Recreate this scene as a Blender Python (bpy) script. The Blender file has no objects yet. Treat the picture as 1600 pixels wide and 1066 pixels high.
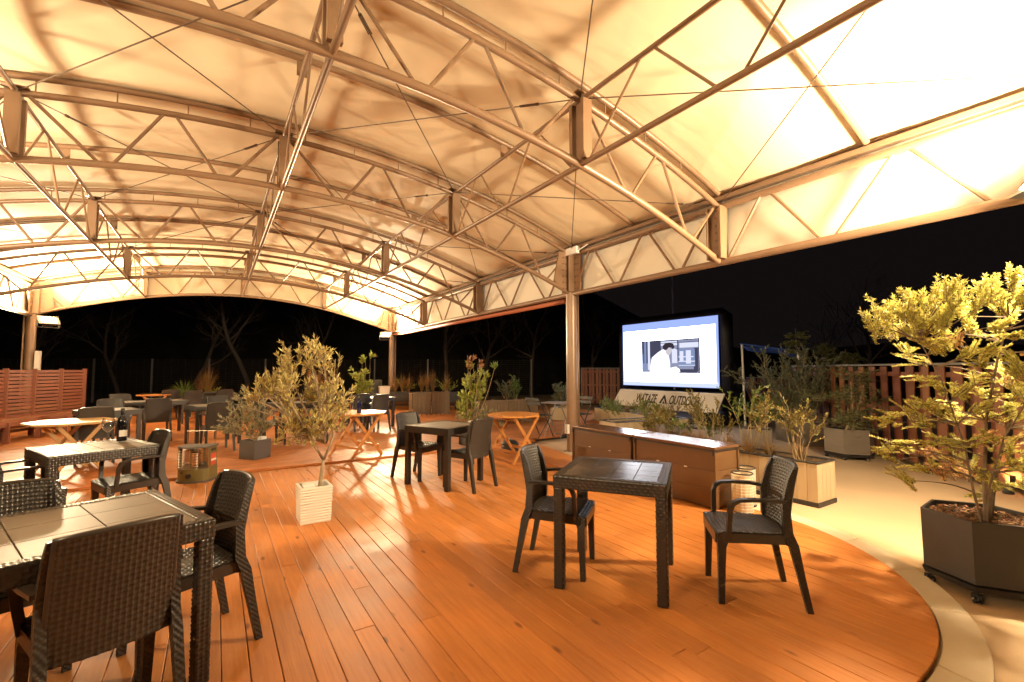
import bpy, math, random
import numpy as np
from mathutils import Vector, Matrix
R = math.radians
random.seed(7)
rng = np.random.default_rng(11)
S = bpy.context.scene
COL = S.collection
PI = math.pi

# ---------------------------------------------------------------- camera
FPX, YAW, TH, SH, EYE = 713.0, 0.5758, 0.055, 6.0, 1.42
cam_d = bpy.data.cameras.new('camera')
cam = bpy.data.objects.new('camera', cam_d)
COL.objects.link(cam)
cam.location = (0, 0, EYE)
cam.rotation_euler = (PI / 2 + TH, 0, -YAW)
cam_d.lens = FPX / 1600 * 36
cam_d.sensor_width = 36
cam_d.shift_y = SH / 1600
cam_d.clip_start = 0.05
cam_d.clip_end = 500
S.camera = cam


def gp(px, py, z=0.0):
    """point of the level z seen at photo pixel px,py (surveying helper)"""
    a = (px - 800) / FPX
    v = -(py - 533 - SH) / FPX
    fw = math.cos(TH) - v * math.sin(TH)
    up = math.sin(TH) + v * math.cos(TH)
    dx = a * math.cos(YAW) + fw * math.sin(YAW)
    dy = -a * math.sin(YAW) + fw * math.cos(YAW)
    t = (z - EYE) / up
    return Vector((dx * t, dy * t, z))


def cd(px, d, z=0.0):
    """point at bearing of photo column px and distance d ahead"""
    a = (px - 800) / FPX * d
    return Vector((a * math.cos(YAW) + d * math.sin(YAW), -a * math.sin(YAW) + d * math.cos(YAW), z))


# ---------------------------------------------------------------- materials
def mat(name, color, rough=0.6, metal=0.0, spec=0.5, var=0.0, noise=None, bump=None, island=0.0, transl=0.0,
        coat=0.0, alpha=None, emit=None, stretch=None):
    m = bpy.data.materials.new(name)
    m.use_nodes = True
    nt = m.node_tree
    N, L = nt.nodes, nt.links
    b = N['Principled BSDF']
    b.inputs['Base Color'].default_value = (*color, 1)
    b.inputs['Roughness'].default_value = rough
    b.inputs['Metallic'].default_value = metal
    b.inputs['Specular IOR Level'].default_value = spec
    b.inputs['Coat Weight'].default_value = coat
    tc = N.new('ShaderNodeTexCoord')
    vec = tc.outputs['Object']
    if stretch:
        mp = N.new('ShaderNodeMapping')
        mp.inputs['Scale'].default_value = stretch
        L.new(vec, mp.inputs['Vector'])
        vec = mp.outputs['Vector']
    col = None
    if noise:
        sc, amt, c2 = noise
        n = N.new('ShaderNodeTexNoise')
        n.inputs['Scale'].default_value = sc
        n.inputs['Detail'].default_value = 6
        L.new(vec, n.inputs['Vector'])
        cr = N.new('ShaderNodeValToRGB')
        cr.color_ramp.elements[0].position = 0.5 - 0.5 * amt
        cr.color_ramp.elements[1].position = 0.5 + 0.5 * amt
        cr.color_ramp.elements[0].color = (*c2, 1)
        cr.color_ramp.elements[1].color = (*color, 1)
        L.new(n.outputs['Fac'], cr.inputs['Fac'])
        col = cr.outputs['Color']
    if island:
        g = N.new('ShaderNodeNewGeometry')
        mr = N.new('ShaderNodeMapRange')
        mr.inputs['To Min'].default_value = 1 - island
        mr.inputs['To Max'].default_value = 1 + island
        L.new(g.outputs['Random Per Island'], mr.inputs['Value'])
        hs = N.new('ShaderNodeHueSaturation')
        mh = N.new('ShaderNodeMapRange')
        mh.inputs['To Min'].default_value = 0.5 - island * 0.06
        mh.inputs['To Max'].default_value = 0.5 + island * 0.05
        L.new(g.outputs['Random Per Island'], mh.inputs['Value'])
        L.new(mh.outputs['Result'], hs.inputs['Hue'])
        L.new(mr.outputs['Result'], hs.inputs['Value'])
        if col:
            L.new(col, hs.inputs['Color'])
        else:
            hs.inputs['Color'].default_value = (*color, 1)
        col = hs.outputs['Color']
    if col:
        L.new(col, b.inputs['Base Color'])
    if bump:
        sc, st = bump[0], bump[1]
        n = N.new('ShaderNodeTexNoise')
        n.inputs['Scale'].default_value = sc
        n.inputs['Detail'].default_value = 5
        L.new(vec, n.inputs['Vector'])
        bp = N.new('ShaderNodeBump')
        bp.inputs['Strength'].default_value = st
        bp.inputs['Distance'].default_value = bump[2] if len(bump) > 2 else 0.01
        L.new(n.outputs['Fac'], bp.inputs['Height'])
        L.new(bp.outputs['Normal'], b.inputs['Normal'])
    if emit:
        b.inputs['Emission Color'].default_value = (*emit[0], 1)
        b.inputs['Emission Strength'].default_value = emit[1]
    if transl:
        t = N.new('ShaderNodeBsdfTranslucent')
        if col:
            L.new(col, t.inputs['Color'])
        else:
            t.inputs['Color'].default_value = (*color, 1)
        mx = N.new('ShaderNodeMixShader')
        mx.inputs['Fac'].default_value = transl
        L.new(b.outputs['BSDF'], mx.inputs[1])
        L.new(t.outputs['BSDF'], mx.inputs[2])
        L.new(mx.outputs['Shader'], N['Material Output'].inputs['Surface'])
    return m


def deck_mat(name, base, dark, axis):
    """stained softwood boards: grain along the board, knots, per-board tint, worn semi-gloss"""
    m = mat(name, base, 0.4, spec=0.5)
    nt = m.node_tree
    N, L = nt.nodes, nt.links
    b = N['Principled BSDF']
    tc = N.new('ShaderNodeTexCoord')
    geo = N.new('ShaderNodeNewGeometry')
    off = N.new('ShaderNodeVectorMath')
    off.operation = 'MULTIPLY_ADD'
    comb = N.new('ShaderNodeCombineXYZ')
    L.new(geo.outputs['Random Per Island'], comb.inputs['X'])
    L.new(geo.outputs['Random Per Island'], comb.inputs['Y'])
    L.new(geo.outputs['Random Per Island'], comb.inputs['Z'])
    L.new(comb.outputs['Vector'], off.inputs[0])
    off.inputs[1].default_value = (37, 53, 71)
    L.new(tc.outputs['Object'], off.inputs[2])
    mp = N.new('ShaderNodeMapping')
    mp.inputs['Scale'].default_value = (28, 1.6, 28) if axis == 'Y' else (1.6, 28, 28)
    L.new(off.outputs['Vector'], mp.inputs['Vector'])
    g = N.new('ShaderNodeTexNoise')
    g.inputs['Scale'].default_value = 1.6
    g.inputs['Detail'].default_value = 7
    g.inputs['Roughness'].default_value = 0.65
    L.new(mp.outputs['Vector'], g.inputs['Vector'])
    cr = N.new('ShaderNodeValToRGB')
    cr.color_ramp.elements[0].position = 0.3
    cr.color_ramp.elements[0].color = (*dark, 1)
    cr.color_ramp.elements[1].position = 0.62
    cr.color_ramp.elements[1].color = (*base, 1)
    L.new(g.outputs['Fac'], cr.inputs['Fac'])
    # knots
    mp2 = N.new('ShaderNodeMapping')
    mp2.inputs['Scale'].default_value = (7, 2.6, 7) if axis == 'Y' else (2.6, 7, 7)
    L.new(off.outputs['Vector'], mp2.inputs['Vector'])
    vo = N.new('ShaderNodeTexVoronoi')
    vo.inputs['Scale'].default_value = 1.0
    L.new(mp2.outputs['Vector'], vo.inputs['Vector'])
    kr = N.new('ShaderNodeValToRGB')
    kr.color_ramp.elements[0].position = 0.05
    kr.color_ramp.elements[0].color = (1, 1, 1, 1)
    kr.color_ramp.elements[1].position = 0.13
    kr.color_ramp.elements[1].color = (0, 0, 0, 1)
    L.new(vo.outputs['Distance'], kr.inputs['Fac'])
    kx = N.new('ShaderNodeMix')
    kx.data_type = 'RGBA'
    L.new(kr.outputs['Color'], kx.inputs['Factor'])
    L.new(cr.outputs['Color'], kx.inputs['A'])
    kx.inputs['B'].default_value = (dark[0] * 0.45, dark[1] * 0.4, dark[2] * 0.4, 1)
    hs = N.new('ShaderNodeHueSaturation')
    mr = N.new('ShaderNodeMapRange')
    mr.inputs['To Min'].default_value = 0.87
    mr.inputs['To Max'].default_value = 1.10
    L.new(geo.outputs['Random Per Island'], mr.inputs['Value'])
    L.new(mr.outputs['Result'], hs.inputs['Value'])
    L.new(kx.outputs['Result'], hs.inputs['Color'])
    # foot-worn blotches
    w = N.new('ShaderNodeTexNoise')
    w.inputs['Scale'].default_value = 1.3
    w.inputs['Detail'].default_value = 8
    w.inputs['Roughness'].default_value = 0.6
    L.new(tc.outputs['Object'], w.inputs['Vector'])
    wr = N.new('ShaderNodeMapRange')
    wr.inputs['From Min'].default_value = 0.35
    wr.inputs['From Max'].default_value = 0.7
    wr.inputs['To Min'].default_value = 0.82
    wr.inputs['To Max'].default_value = 1.12
    L.new(w.outputs['Fac'], wr.inputs['Value'])
    mul = N.new('ShaderNodeMix')
    mul.data_type = 'RGBA'
    mul.blend_type = 'MULTIPLY'
    mul.inputs['Factor'].default_value = 1
    L.new(hs.outputs['Color'], mul.inputs['A'])
    L.new(wr.outputs['Result'], mul.inputs['B'])
    L.new(mul.outputs['Result'], b.inputs['Base Color'])
    rr = N.new('ShaderNodeMapRange')
    rr.inputs['From Min'].default_value = 0.3
    rr.inputs['From Max'].default_value = 0.7
    rr.inputs['To Min'].default_value = 0.40
    rr.inputs['To Max'].default_value = 0.66
    L.new(w.outputs['Fac'], rr.inputs['Value'])
    L.new(rr.outputs['Result'], b.inputs['Roughness'])
    bp = N.new('ShaderNodeBump')
    bp.inputs['Strength'].default_value = 0.35
    bp.inputs['Distance'].default_value = 0.004
    L.new(g.outputs['Fac'], bp.inputs['Height'])
    L.new(bp.outputs['Normal'], b.inputs['Normal'])
    return m


def emis(name, color, strength):
    m = bpy.data.materials.new(name)
    m.use_nodes = True
    nt = m.node_tree
    nt.nodes.remove(nt.nodes['Principled BSDF'])
    e = nt.nodes.new('ShaderNodeEmission')
    e.inputs['Color'].default_value = (*color, 1)
    e.inputs['Strength'].default_value = strength
    nt.links.new(e.outputs['Emission'], nt.nodes['Material Output'].inputs['Surface'])
    return m


M = {}
M['deck'] = deck_mat('deck_boards', (0.56, 0.215, 0.052), (0.46, 0.16, 0.034), 'Y')
M['deck2'] = deck_mat('far_deck_boards', (0.50, 0.185, 0.052), (0.38, 0.12, 0.03), 'X')
M['concrete'] = mat('sand_concrete', (0.58, 0.415, 0.255), 0.75, noise=(1.1, 0.8, (0.49, 0.34, 0.20)), bump=(90, 0.5, 0.005))
M['curb'] = mat('curb_stone', (0.66, 0.57, 0.43), 0.7, noise=(3, 0.7, (0.54, 0.43, 0.29)), bump=(60, 0.3, 0.004), island=0.08)
M['soil_ground'] = mat('night_ground', (0.035, 0.03, 0.022), 0.95, noise=(1.2, 0.6, (0.02, 0.018, 0.012)), bump=(12, 0.4, 0.03))
M['hill'] = mat('wooded_hill', (0.022, 0.018, 0.012), 0.95, noise=(0.6, 0.6, (0.012, 0.010, 0.007)), bump=(1.2, 0.6, 0.3))
M['steel'] = mat('painted_steel', (0.235, 0.145, 0.088), 0.36, spec=0.5, noise=(6, 0.8, (0.20, 0.12, 0.072)))
M['cable'] = mat('steel_rod', (0.12, 0.08, 0.055), 0.45, metal=0.4)
M['bolt'] = mat('bolt_heads', (0.16, 0.11, 0.08), 0.5, metal=0.6)
M['membrane'] = mat('membrane_fabric', (0.87, 0.75, 0.56), 0.65, spec=0.25, noise=(1.4, 0.9, (0.80, 0.665, 0.465)), bump=(1.6, 0.4, 0.05), transl=0.12, stretch=(0.5, 1.5, 1))
M['valance'] = mat('valance_fabric', (0.80, 0.75, 0.64), 0.65, spec=0.25, noise=(2.0, 0.8, (0.75, 0.68, 0.55)), bump=(3, 0.3, 0.02), transl=0.12)
M['rolled'] = mat('red_roller', (0.32, 0.09, 0.04), 0.6)
M['white'] = mat('white_plastic', (0.75, 0.73, 0.70), 0.4)
M['rattan'] = mat('resin_rattan', (0.029, 0.023, 0.019), 0.33, spec=0.55, noise=(20, 0.8, (0.034, 0.027, 0.022)))
M['rattan_plain'] = mat('resin_smooth', (0.026, 0.021, 0.018), 0.33, spec=0.5)
M['rattan_leg'] = mat('resin_woven_leg', (0.028, 0.022, 0.018), 0.36, spec=0.5)


def weave_bump(m, k):
    nt = m.node_tree
    N, L = nt.nodes, nt.links
    tc = N.new('ShaderNodeTexCoord')
    sx = N.new('ShaderNodeSeparateXYZ')
    L.new(tc.outputs['Object'], sx.inputs['Vector'])

    def sine(sock, f):
        a = N.new('ShaderNodeMath')
        a.operation = 'MULTIPLY'
        a.inputs[1].default_value = f
        L.new(sock, a.inputs[0])
        b = N.new('ShaderNodeMath')
        b.operation = 'SINE'
        L.new(a.outputs[0], b.inputs[0])
        return b.outputs[0]
    ad = N.new('ShaderNodeMath')
    ad.operation = 'ADD'
    L.new(sx.outputs['X'], ad.inputs[0])
    L.new(sx.outputs['Y'], ad.inputs[1])
    mu = N.new('ShaderNodeMath')
    mu.operation = 'MULTIPLY'
    L.new(sine(ad.outputs[0], k), mu.inputs[0])
    L.new(sine(sx.outputs['Z'], k), mu.inputs[1])
    bp = N.new('ShaderNodeBump')
    bp.inputs['Strength'].default_value = 0.5
    bp.inputs['Distance'].default_value = 0.003
    L.new(mu.outputs[0], bp.inputs['Height'])
    L.new(bp.outputs['Normal'], N['Principled BSDF'].inputs['Normal'])


weave_bump(M['rattan_leg'], 270)
M['tile'] = mat('tile_top', (0.15, 0.113, 0.082), 0.5, spec=0.5, noise=(5, 0.9, (0.105, 0.08, 0.058)), stretch=(1, 6, 1), bump=(30, 0.08, 0.002))
M['tile_gloss'] = mat('glossy_tile_top', (0.075, 0.058, 0.046), 0.24, spec=0.6, noise=(5, 0.9, (0.055, 0.043, 0.034)), stretch=(1, 6, 1))
M['wood_orange'] = mat('teak_orange', (0.52, 0.235, 0.065), 0.42, noise=(5, 0.7, (0.40, 0.16, 0.04)), stretch=(1, 9, 9))
M['wood_pale'] = mat('teak_pale', (0.58, 0.36, 0.15), 0.45, noise=(5, 0.7, (0.46, 0.26, 0.09)), stretch=(9, 1, 9))
M['redwood'] = mat('red_stain', (0.25, 0.078, 0.030), 0.55, noise=(4, 0.7, (0.18, 0.05, 0.018)), stretch=(1, 1, 8), island=0.12)
M['fencewood'] = mat('fence_stain', (0.24, 0.085, 0.036), 0.6, noise=(3, 0.7, (0.17, 0.058, 0.024)), stretch=(8, 8, 1), island=0.22)
M['brownbox'] = mat('brown_resin', (0.125, 0.062, 0.025), 0.42, noise=(30, 0.8, (0.115, 0.056, 0.022)))
M['lid'] = mat('brown_lid', (0.13, 0.065, 0.034), 0.2, spec=0.6)
M['dark'] = mat('black_plastic', (0.022, 0.020, 0.020), 0.45)
M['darkwood'] = mat('dark_planter', (0.040, 0.034, 0.030), 0.55, noise=(8, 0.8, (0.03, 0.026, 0.022)), bump=(40, 0.15, 0.003))
M['greypot'] = mat('grey_planter', (0.085, 0.075, 0.068), 0.6, bump=(50, 0.15, 0.003))
M['greywood'] = mat('grey_wood_planter', (0.215, 0.175, 0.138), 0.65, noise=(3, 0.8, (0.16, 0.13, 0.10)), stretch=(1, 1, 14))
M['palewood'] = mat('pale_wood_planter', (0.50, 0.385, 0.25), 0.6, noise=(4, 0.8, (0.42, 0.31, 0.19)), stretch=(8, 8, 1), island=0.08)
M['soil'] = mat('potting_soil', (0.075, 0.04, 0.022), 0.95, noise=(60, 0.6, (0.03, 0.018, 0.01)), bump=(70, 0.8, 0.02))
M['bark_chips'] = mat('bark_chips', (0.20, 0.10, 0.05), 0.9, island=0.5)
M['whitestone'] = mat('white_stone_pot', (0.68, 0.64, 0.57), 0.75, noise=(9, 0.8, (0.62, 0.58, 0.50)), bump=(40, 0.2, 0.004))
M['bark'] = mat('tree_bark', (0.20, 0.145, 0.095), 0.85, noise=(18, 0.7, (0.12, 0.085, 0.05)), bump=(40, 0.5, 0.01))
M['bark_pale'] = mat('olive_bark', (0.36, 0.28, 0.18), 0.8, noise=(18, 0.7, (0.24, 0.18, 0.11)), bump=(40, 0.4, 0.008))
M['twig'] = mat('pale_twig', (0.33, 0.24, 0.13), 0.8)
M['nightbark'] = mat('grey_bark', (0.085, 0.064, 0.05), 0.9)
M['olive'] = mat('olive_leaf', (0.52, 0.44, 0.18), 0.42, island=0.45, transl=0.35)
M['olive2'] = mat('dusty_olive_leaf', (0.25, 0.225, 0.125), 0.5, island=0.4, transl=0.25)
M['needle'] = mat('golden_needles', (0.52, 0.48, 0.13), 0.45, island=0.3, transl=0.35)
M['needle_brown'] = mat('withered_needles', (0.58, 0.38, 0.17), 0.6, island=0.35, transl=0.2)
M['needle_green'] = mat('green_needles', (0.16, 0.17, 0.065), 0.5, island=0.35, transl=0.25)
M['leaf_green'] = mat('glossy_leaf', (0.12, 0.17, 0.035), 0.4, island=0.4, transl=0.3)
M['leaf_lime'] = mat('lime_leaf', (0.25, 0.27, 0.05), 0.42, island=0.35, transl=0.3)
M['leaf_dark'] = mat('shade_leaf', (0.12, 0.13, 0.075), 0.45, island=0.45, transl=0.2)
M['leaf_red'] = mat('red_leaf', (0.26, 0.125, 0.05), 0.5, island=0.4, transl=0.25)
M['leaf_yellow'] = mat('nandina_leaf', (0.22, 0.175, 0.045), 0.5, island=0.45, transl=0.3)
M['straw'] = mat('dry_grass', (0.30, 0.17, 0.06), 0.6, island=0.4, transl=0.3)
M['yucca'] = mat('yucca_blade', (0.13, 0.19, 0.04), 0.45, island=0.3, transl=0.25)
M['wicker'] = mat('wicker_weave', (0.20, 0.135, 0.075), 0.65, noise=(30, 0.8, (0.13, 0.085, 0.045)))
M['glass'] = None
M['bottle'] = mat('bottle_glass', (0.006, 0.006, 0.008), 0.06, spec=0.7)
M['bluebottle'] = mat('blue_bottle_glass', (0.012, 0.014, 0.055), 0.08, spec=0.7)
M['label'] = mat('paper_label', (0.72, 0.68, 0.62), 0.7)
M['khaki'] = mat('khaki_enamel', (0.15, 0.125, 0.045), 0.35)
M['chrome'] = mat('chrome', (0.75, 0.73, 0.70), 0.14, metal=1.0)
M['redlabel'] = mat('red_sticker', (0.55, 0.09, 0.04), 0.5)
M['lavender'] = mat('grey_fabric_pot', (0.23, 0.20, 0.22), 0.8)
M['blacktube'] = mat('black_vinyl', (0.010, 0.010, 0.016), 0.55, spec=0.25)
M['bluevinyl'] = mat('blue_tarpaulin', (0.02, 0.06, 0.28), 0.4)
M['banner'] = mat('banner_cloth', (0.78, 0.72, 0.66), 0.75, noise=(4, 0.6, (0.70, 0.64, 0.58)))
M['ink'] = mat('banner_ink', (0.02, 0.02, 0.022), 0.7)
M['cream'] = mat('cream_paper', (0.72, 0.60, 0.38), 0.6, transl=0.4)
M['capgrey'] = mat('fence_cap', (0.16, 0.15, 0.14), 0.5)
M['lampbody'] = mat('lamp_housing', (0.10, 0.09, 0.08), 0.45, metal=0.3)
M['lens'] = emis('lamp_lens', (1.0, 0.80, 0.52), 60)
M['uplens'] = emis('uplight_lens', (1.0, 0.70, 0.34), 12)


def glass_mat():
    m = bpy.data.materials.new('clear_glass')
    m.use_nodes = True
    nt = m.node_tree
    N, L = nt.nodes, nt.links
    N.remove(N['Principled BSDF'])
    tr = N.new('ShaderNodeBsdfTransparent')
    gl = N.new('ShaderNodeBsdfGlossy')
    gl.inputs['Roughness'].default_value = 0.03
    lw = N.new('ShaderNodeLayerWeight')
    lw.inputs['Blend'].default_value = 0.5
    mx = N.new('ShaderNodeMixShader')
    L.new(lw.outputs['Facing'], mx.inputs['Fac'])
    L.new(tr.outputs['BSDF'], mx.inputs[1])
    L.new(gl.outputs['BSDF'], mx.inputs[2])
    L.new(mx.outputs['Shader'], N['Material Output'].inputs['Surface'])
    return m


M['glass'] = glass_mat()


# ---------------------------------------------------------------- mesh helpers
class MB:
    def __init__(s):
        s.v, s.f = [], []

    def add(s, verts, faces):
        o = len(s.v)
        s.v.extend(tuple(p) for p in verts)
        s.f.extend(tuple(i + o for i in f) for f in faces)

    def box(s, c, size, rot=0.0, M4=None):
        hx, hy, hz = size[0] / 2, size[1] / 2, size[2] / 2
        P = [Vector((x, y, z)) for z in (-hz, hz) for y in (-hy, hy) for x in (-hx, hx)]
        if M4 is not None:
            P = [M4 @ p for p in P]
        else:
            q = Matrix.Rotation(rot, 3, 'Z')
            P = [q @ p + Vector(c) for p in P]
        s.add(P, [(0, 2, 3, 1), (4, 5, 7, 6), (0, 1, 5, 4), (2, 6, 7, 3), (0, 4, 6, 2), (1, 3, 7, 5)])

    def bar(s, a, b, w, h, up=(0, 0, 1)):
        """rectangular bar from a to b, width w, height h"""
        a, b = Vector(a), Vector(b)
        d = (b - a).normalized()
        u = Vector(up)
        if abs(d.dot(u)) > 0.98:
            u = Vector((1, 0, 0))
        r = d.cross(u).normalized()
        u = r.cross(d).normalized()
        P = []
        for p in (a, b):
            for i, j in ((-1, -1), (1, -1), (1, 1), (-1, 1)):
                P.append(p + r * (i * w / 2) + u * (j * h / 2))
        s.add(P, [(0, 3, 2, 1), (4, 5, 6, 7), (0, 1, 5, 4), (1, 2, 6, 5), (2, 3, 7, 6), (3, 0, 4, 7)])

    def tube(s, pts, r, n=8, cap=True):
        pts = [Vector(p) for p in pts]
        k = len(pts)
        rs = r if isinstance(r, (list, tuple)) else [r] * k
        V = []
        pu = None
        for i, p in enumerate(pts):
            d = (pts[min(i + 1, k - 1)] - pts[max(i - 1, 0)])
            if d.length < 1e-9:
                d = Vector((0, 0, 1))
            d.normalize()
            if pu is None:
                pu = Vector((0, 0, 1)) if abs(d.z) < 0.9 else Vector((1, 0, 0))
            u = pu - d * pu.dot(d)
            if u.length < 1e-5:
                u = d.orthogonal()
            u.normalize()
            pu = u
            w = d.cross(u)
            for j in range(n):
                a = 2 * PI * j / n
                V.append(p + (u * math.cos(a) + w * math.sin(a)) * rs[i])
        F = []
        for i in range(k - 1):
            for j in range(n):
                F.append((i * n + j, i * n + (j + 1) % n, (i + 1) * n + (j + 1) % n, (i + 1) * n + j))
        if cap:
            F.append(tuple(range(n - 1, -1, -1)))
            F.append(tuple((k - 1) * n + j for j in range(n)))
        s.add(V, F)

    def loft(s, rings, cap=True):
        n = len(rings[0])
        V = [Vector(p) for r in rings for p in r]
        F = []
        for i in range(len(rings) - 1):
            for j in range(n):
                F.append((i * n + j, i * n + (j + 1) % n, (i + 1) * n + (j + 1) % n, (i + 1) * n + j))
        if cap:
            F.append(tuple(range(n - 1, -1, -1)))
            F.append(tuple((len(rings) - 1) * n + j for j in range(n)))
        s.add(V, F)

    def lathe(s, prof, n=20, c=(0, 0, 0), cap=True):
        rings = []
        for r, z in prof:
            rings.append([(c[0] + r * math.cos(2 * PI * j / n), c[1] + r * math.sin(2 * PI * j / n), c[2] + z) for j in range(n)])
        s.loft(rings, cap)

    def prism(s, poly, z0, z1):
        s.loft([[(x, y, z0) for x, y in poly], [(x, y, z1) for x, y in poly]])

    def grid(s, fn, nu, nv):
        V = [fn(i / nu, j / nv) for j in range(nv + 1) for i in range(nu + 1)]
        F = []
        for j in range(nv):
            for i in range(nu):
                a = j * (nu + 1) + i
                F.append((a, a + 1, a + nu + 2, a + nu + 1))
        s.add(V, F)

    def weave(s, fn, nrm, cu, cv, amp, sub=3):
        """woven surface: over-under bumps on fn(u,v)"""
        nu, nv = cu * sub, cv * sub

        def g(u, v):
            a, b = u * cu, v * cv
            i, j = min(int(a + 1e-6), cu - 1), min(int(b + 1e-6), cv - 1)
            fu, fv = a - i, b - j
            if (i + j) % 2:
                h = math.sin(PI * fu) * (0.35 + 0.65 * math.sin(PI * fv))
            else:
                h = 0.75 * math.sin(PI * fv) * (0.35 + 0.65 * math.sin(PI * fu))
            return Vector(fn(u, v)) + Vector(nrm(u, v)) * (amp * h)
        s.grid(g, nu, nv)

    def build(s, name, m, parent=None, smooth=False, angle=None):
        me = bpy.data.meshes.new(name)
        me.from_pydata(s.v, [], s.f)
        me.materials.append(m)
        if smooth or angle:
            me.polygons.foreach_set('use_smooth', [True] * len(me.polygons))
            if angle:
                me.set_sharp_from_angle(angle=R(angle))
        me.update()
        o = bpy.data.objects.new(name, me)
        COL.objects.link(o)
        if parent is not None:
            o.parent = parent
        return o


def npmesh(name, V, F, m, parent=None):
    """mesh from numpy verts (n,3) and quads (k,4)"""
    me = bpy.data.meshes.new(name)
    me.vertices.add(len(V))
    me.vertices.foreach_set('co', np.asarray(V, dtype=np.float32).ravel())
    k = len(F)
    me.loops.add(k * 4)
    me.polygons.add(k)
    me.loops.foreach_set('vertex_index', np.asarray(F, dtype=np.int32).ravel())
    me.polygons.foreach_set('loop_start', np.arange(0, k * 4, 4, dtype=np.int32))
    me.update(calc_edges=True)
    me.validate()
    me.materials.append(m)
    o = bpy.data.objects.new(name, me)
    COL.objects.link(o)
    if parent is not None:
        o.parent = parent
    return o


def tag(o, label=None, cat=None, group=None, kind=None):
    if label:
        o['label'] = label
    if cat:
        o['category'] = cat
    if group:
        o['group'] = group
    if kind:
        o['kind'] = kind
    return o


def thing(name, label, cat, loc=(0, 0, 0), rz=0.0, group=None):
    o = bpy.data.objects.new(name, None)
    o.empty_display_size = 0.1
    COL.objects.link(o)
    o.location = loc
    o.rotation_euler = (0, 0, rz)
    return tag(o, label, cat, group)


def dup(root, loc, rz, label, group=None):
    r = root.copy()
    COL.objects.link(r)
    r.location = loc
    r.rotation_euler = (0, 0, rz)
    r['label'] = label
    if group:
        r['group'] = group
    for ch in list(root.children):
        c = ch.copy()
        COL.objects.link(c)
        c.parent = r
        for g in list(ch.children):
            d = g.copy()
            COL.objects.link(d)
            d.parent = c
    return r


# ---------------------------------------------------------------- leaves
def leaves(name, P, D, ln, wd, m, parent, bend=0.0, rollvar=PI):
    """diamond leaves: base points P, directions D, lengths, widths"""
    P = np.asarray(P, float)
    D = np.asarray(D, float)
    D /= np.linalg.norm(D, axis=1, keepdims=True) + 1e-9
    n = len(P)
    ln = np.broadcast_to(np.asarray(ln, float), (n,)) * rng.uniform(0.7, 1.2, n)
    wd = np.broadcast_to(np.asarray(wd, float), (n,)) * rng.uniform(0.75, 1.15, n)
    ref = rng.normal(size=(n, 3))
    s = np.cross(D, ref)
    s /= np.linalg.norm(s, axis=1, keepdims=True) + 1e-9
    up = np.cross(s, D)
    mid = P + D * (ln * 0.5)[:, None] + up * (ln * bend)[:, None]
    V = np.empty((n, 4, 3))
    V[:, 0] = P
    V[:, 1] = mid + s * (wd / 2)[:, None]
    V[:, 2] = P + D * ln[:, None]
    V[:, 3] = mid - s * (wd / 2)[:, None]
    F = np.arange(n * 4).reshape(n, 4)
    return npmesh(name, V.reshape(-1, 3), F, m, parent)


def curve(a, b, sag=0.0, n=6, wob=0.0, up=0.0):
    a, b = Vector(a), Vector(b)
    out = []
    L = (b - a).length
    w1 = Vector((random.uniform(-1, 1), random.uniform(-1, 1), random.uniform(-0.5, 0.5))) * wob * L
    for i in range(n + 1):
        t = i / n
        p = a.lerp(b, t)
        p.z += up * L * math.sin(PI * t) - sag * L * t * t
        p += w1 * math.sin(PI * t)
        out.append(p)
    return out


def along(pts, t):
    k = len(pts) - 1
    x = min(max(t, 0), 0.9999) * k
    i = int(x)
    return pts[i].lerp(pts[i + 1], x - i), (pts[i + 1] - pts[i]).normalized()


def rv():
    while True:
        v = Vector((random.uniform(-1, 1), random.uniform(-1, 1), random.uniform(-1, 1)))
        if 0.05 < v.length < 1:
            return v


def shrub(parent, base, tips, lm, bm, nshoot=6, shoot=0.18, nleaf=16, ll=0.05, lw=0.012, r0=0.008, upb=0.5, name='foliage',
          lead=0.35, stemname='stems', spread=0.9):
    """stems from base to tips, side shoots with leaves"""
    mb = MB()
    P, D = [], []
    for tip in tips:
        pts = curve(base + Vector((random.uniform(-1, 1), random.uniform(-1, 1), 0)) * 0.02, tip, n=7, wob=0.08, up=0.03)
        mb.tube(pts, [r0 * (1 - 0.75 * i / 7) for i in range(8)], 5)
        for q in range(nshoot):
            t = lead + (1 - lead) * (q + random.random()) / nshoot
            o, d = along(pts, t)
            sd = (d * 0.5 + rv() * spread + Vector((0, 0, upb))).normalized()
            L = shoot * random.uniform(0.6, 1.2)
            sp = curve(o, o + sd * L, n=3, wob=0.08)
            mb.tube(sp, [r0 * 0.3, r0 * 0.25, r0 * 0.2, r0 * 0.12], 3, False)
            for k in range(nleaf):
                tt = 0.1 + 0.9 * k / nleaf
                p, dd = along(sp, tt)
                P.append(p)
                D.append((dd * 0.8 + rv() * 0.8 + Vector((0, 0, 0.15))))
    mb.build(stemname, bm, parent)
    leaves(name, [tuple(p) for p in P], [tuple(d) for d in D], ll, lw, lm, parent)


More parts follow.
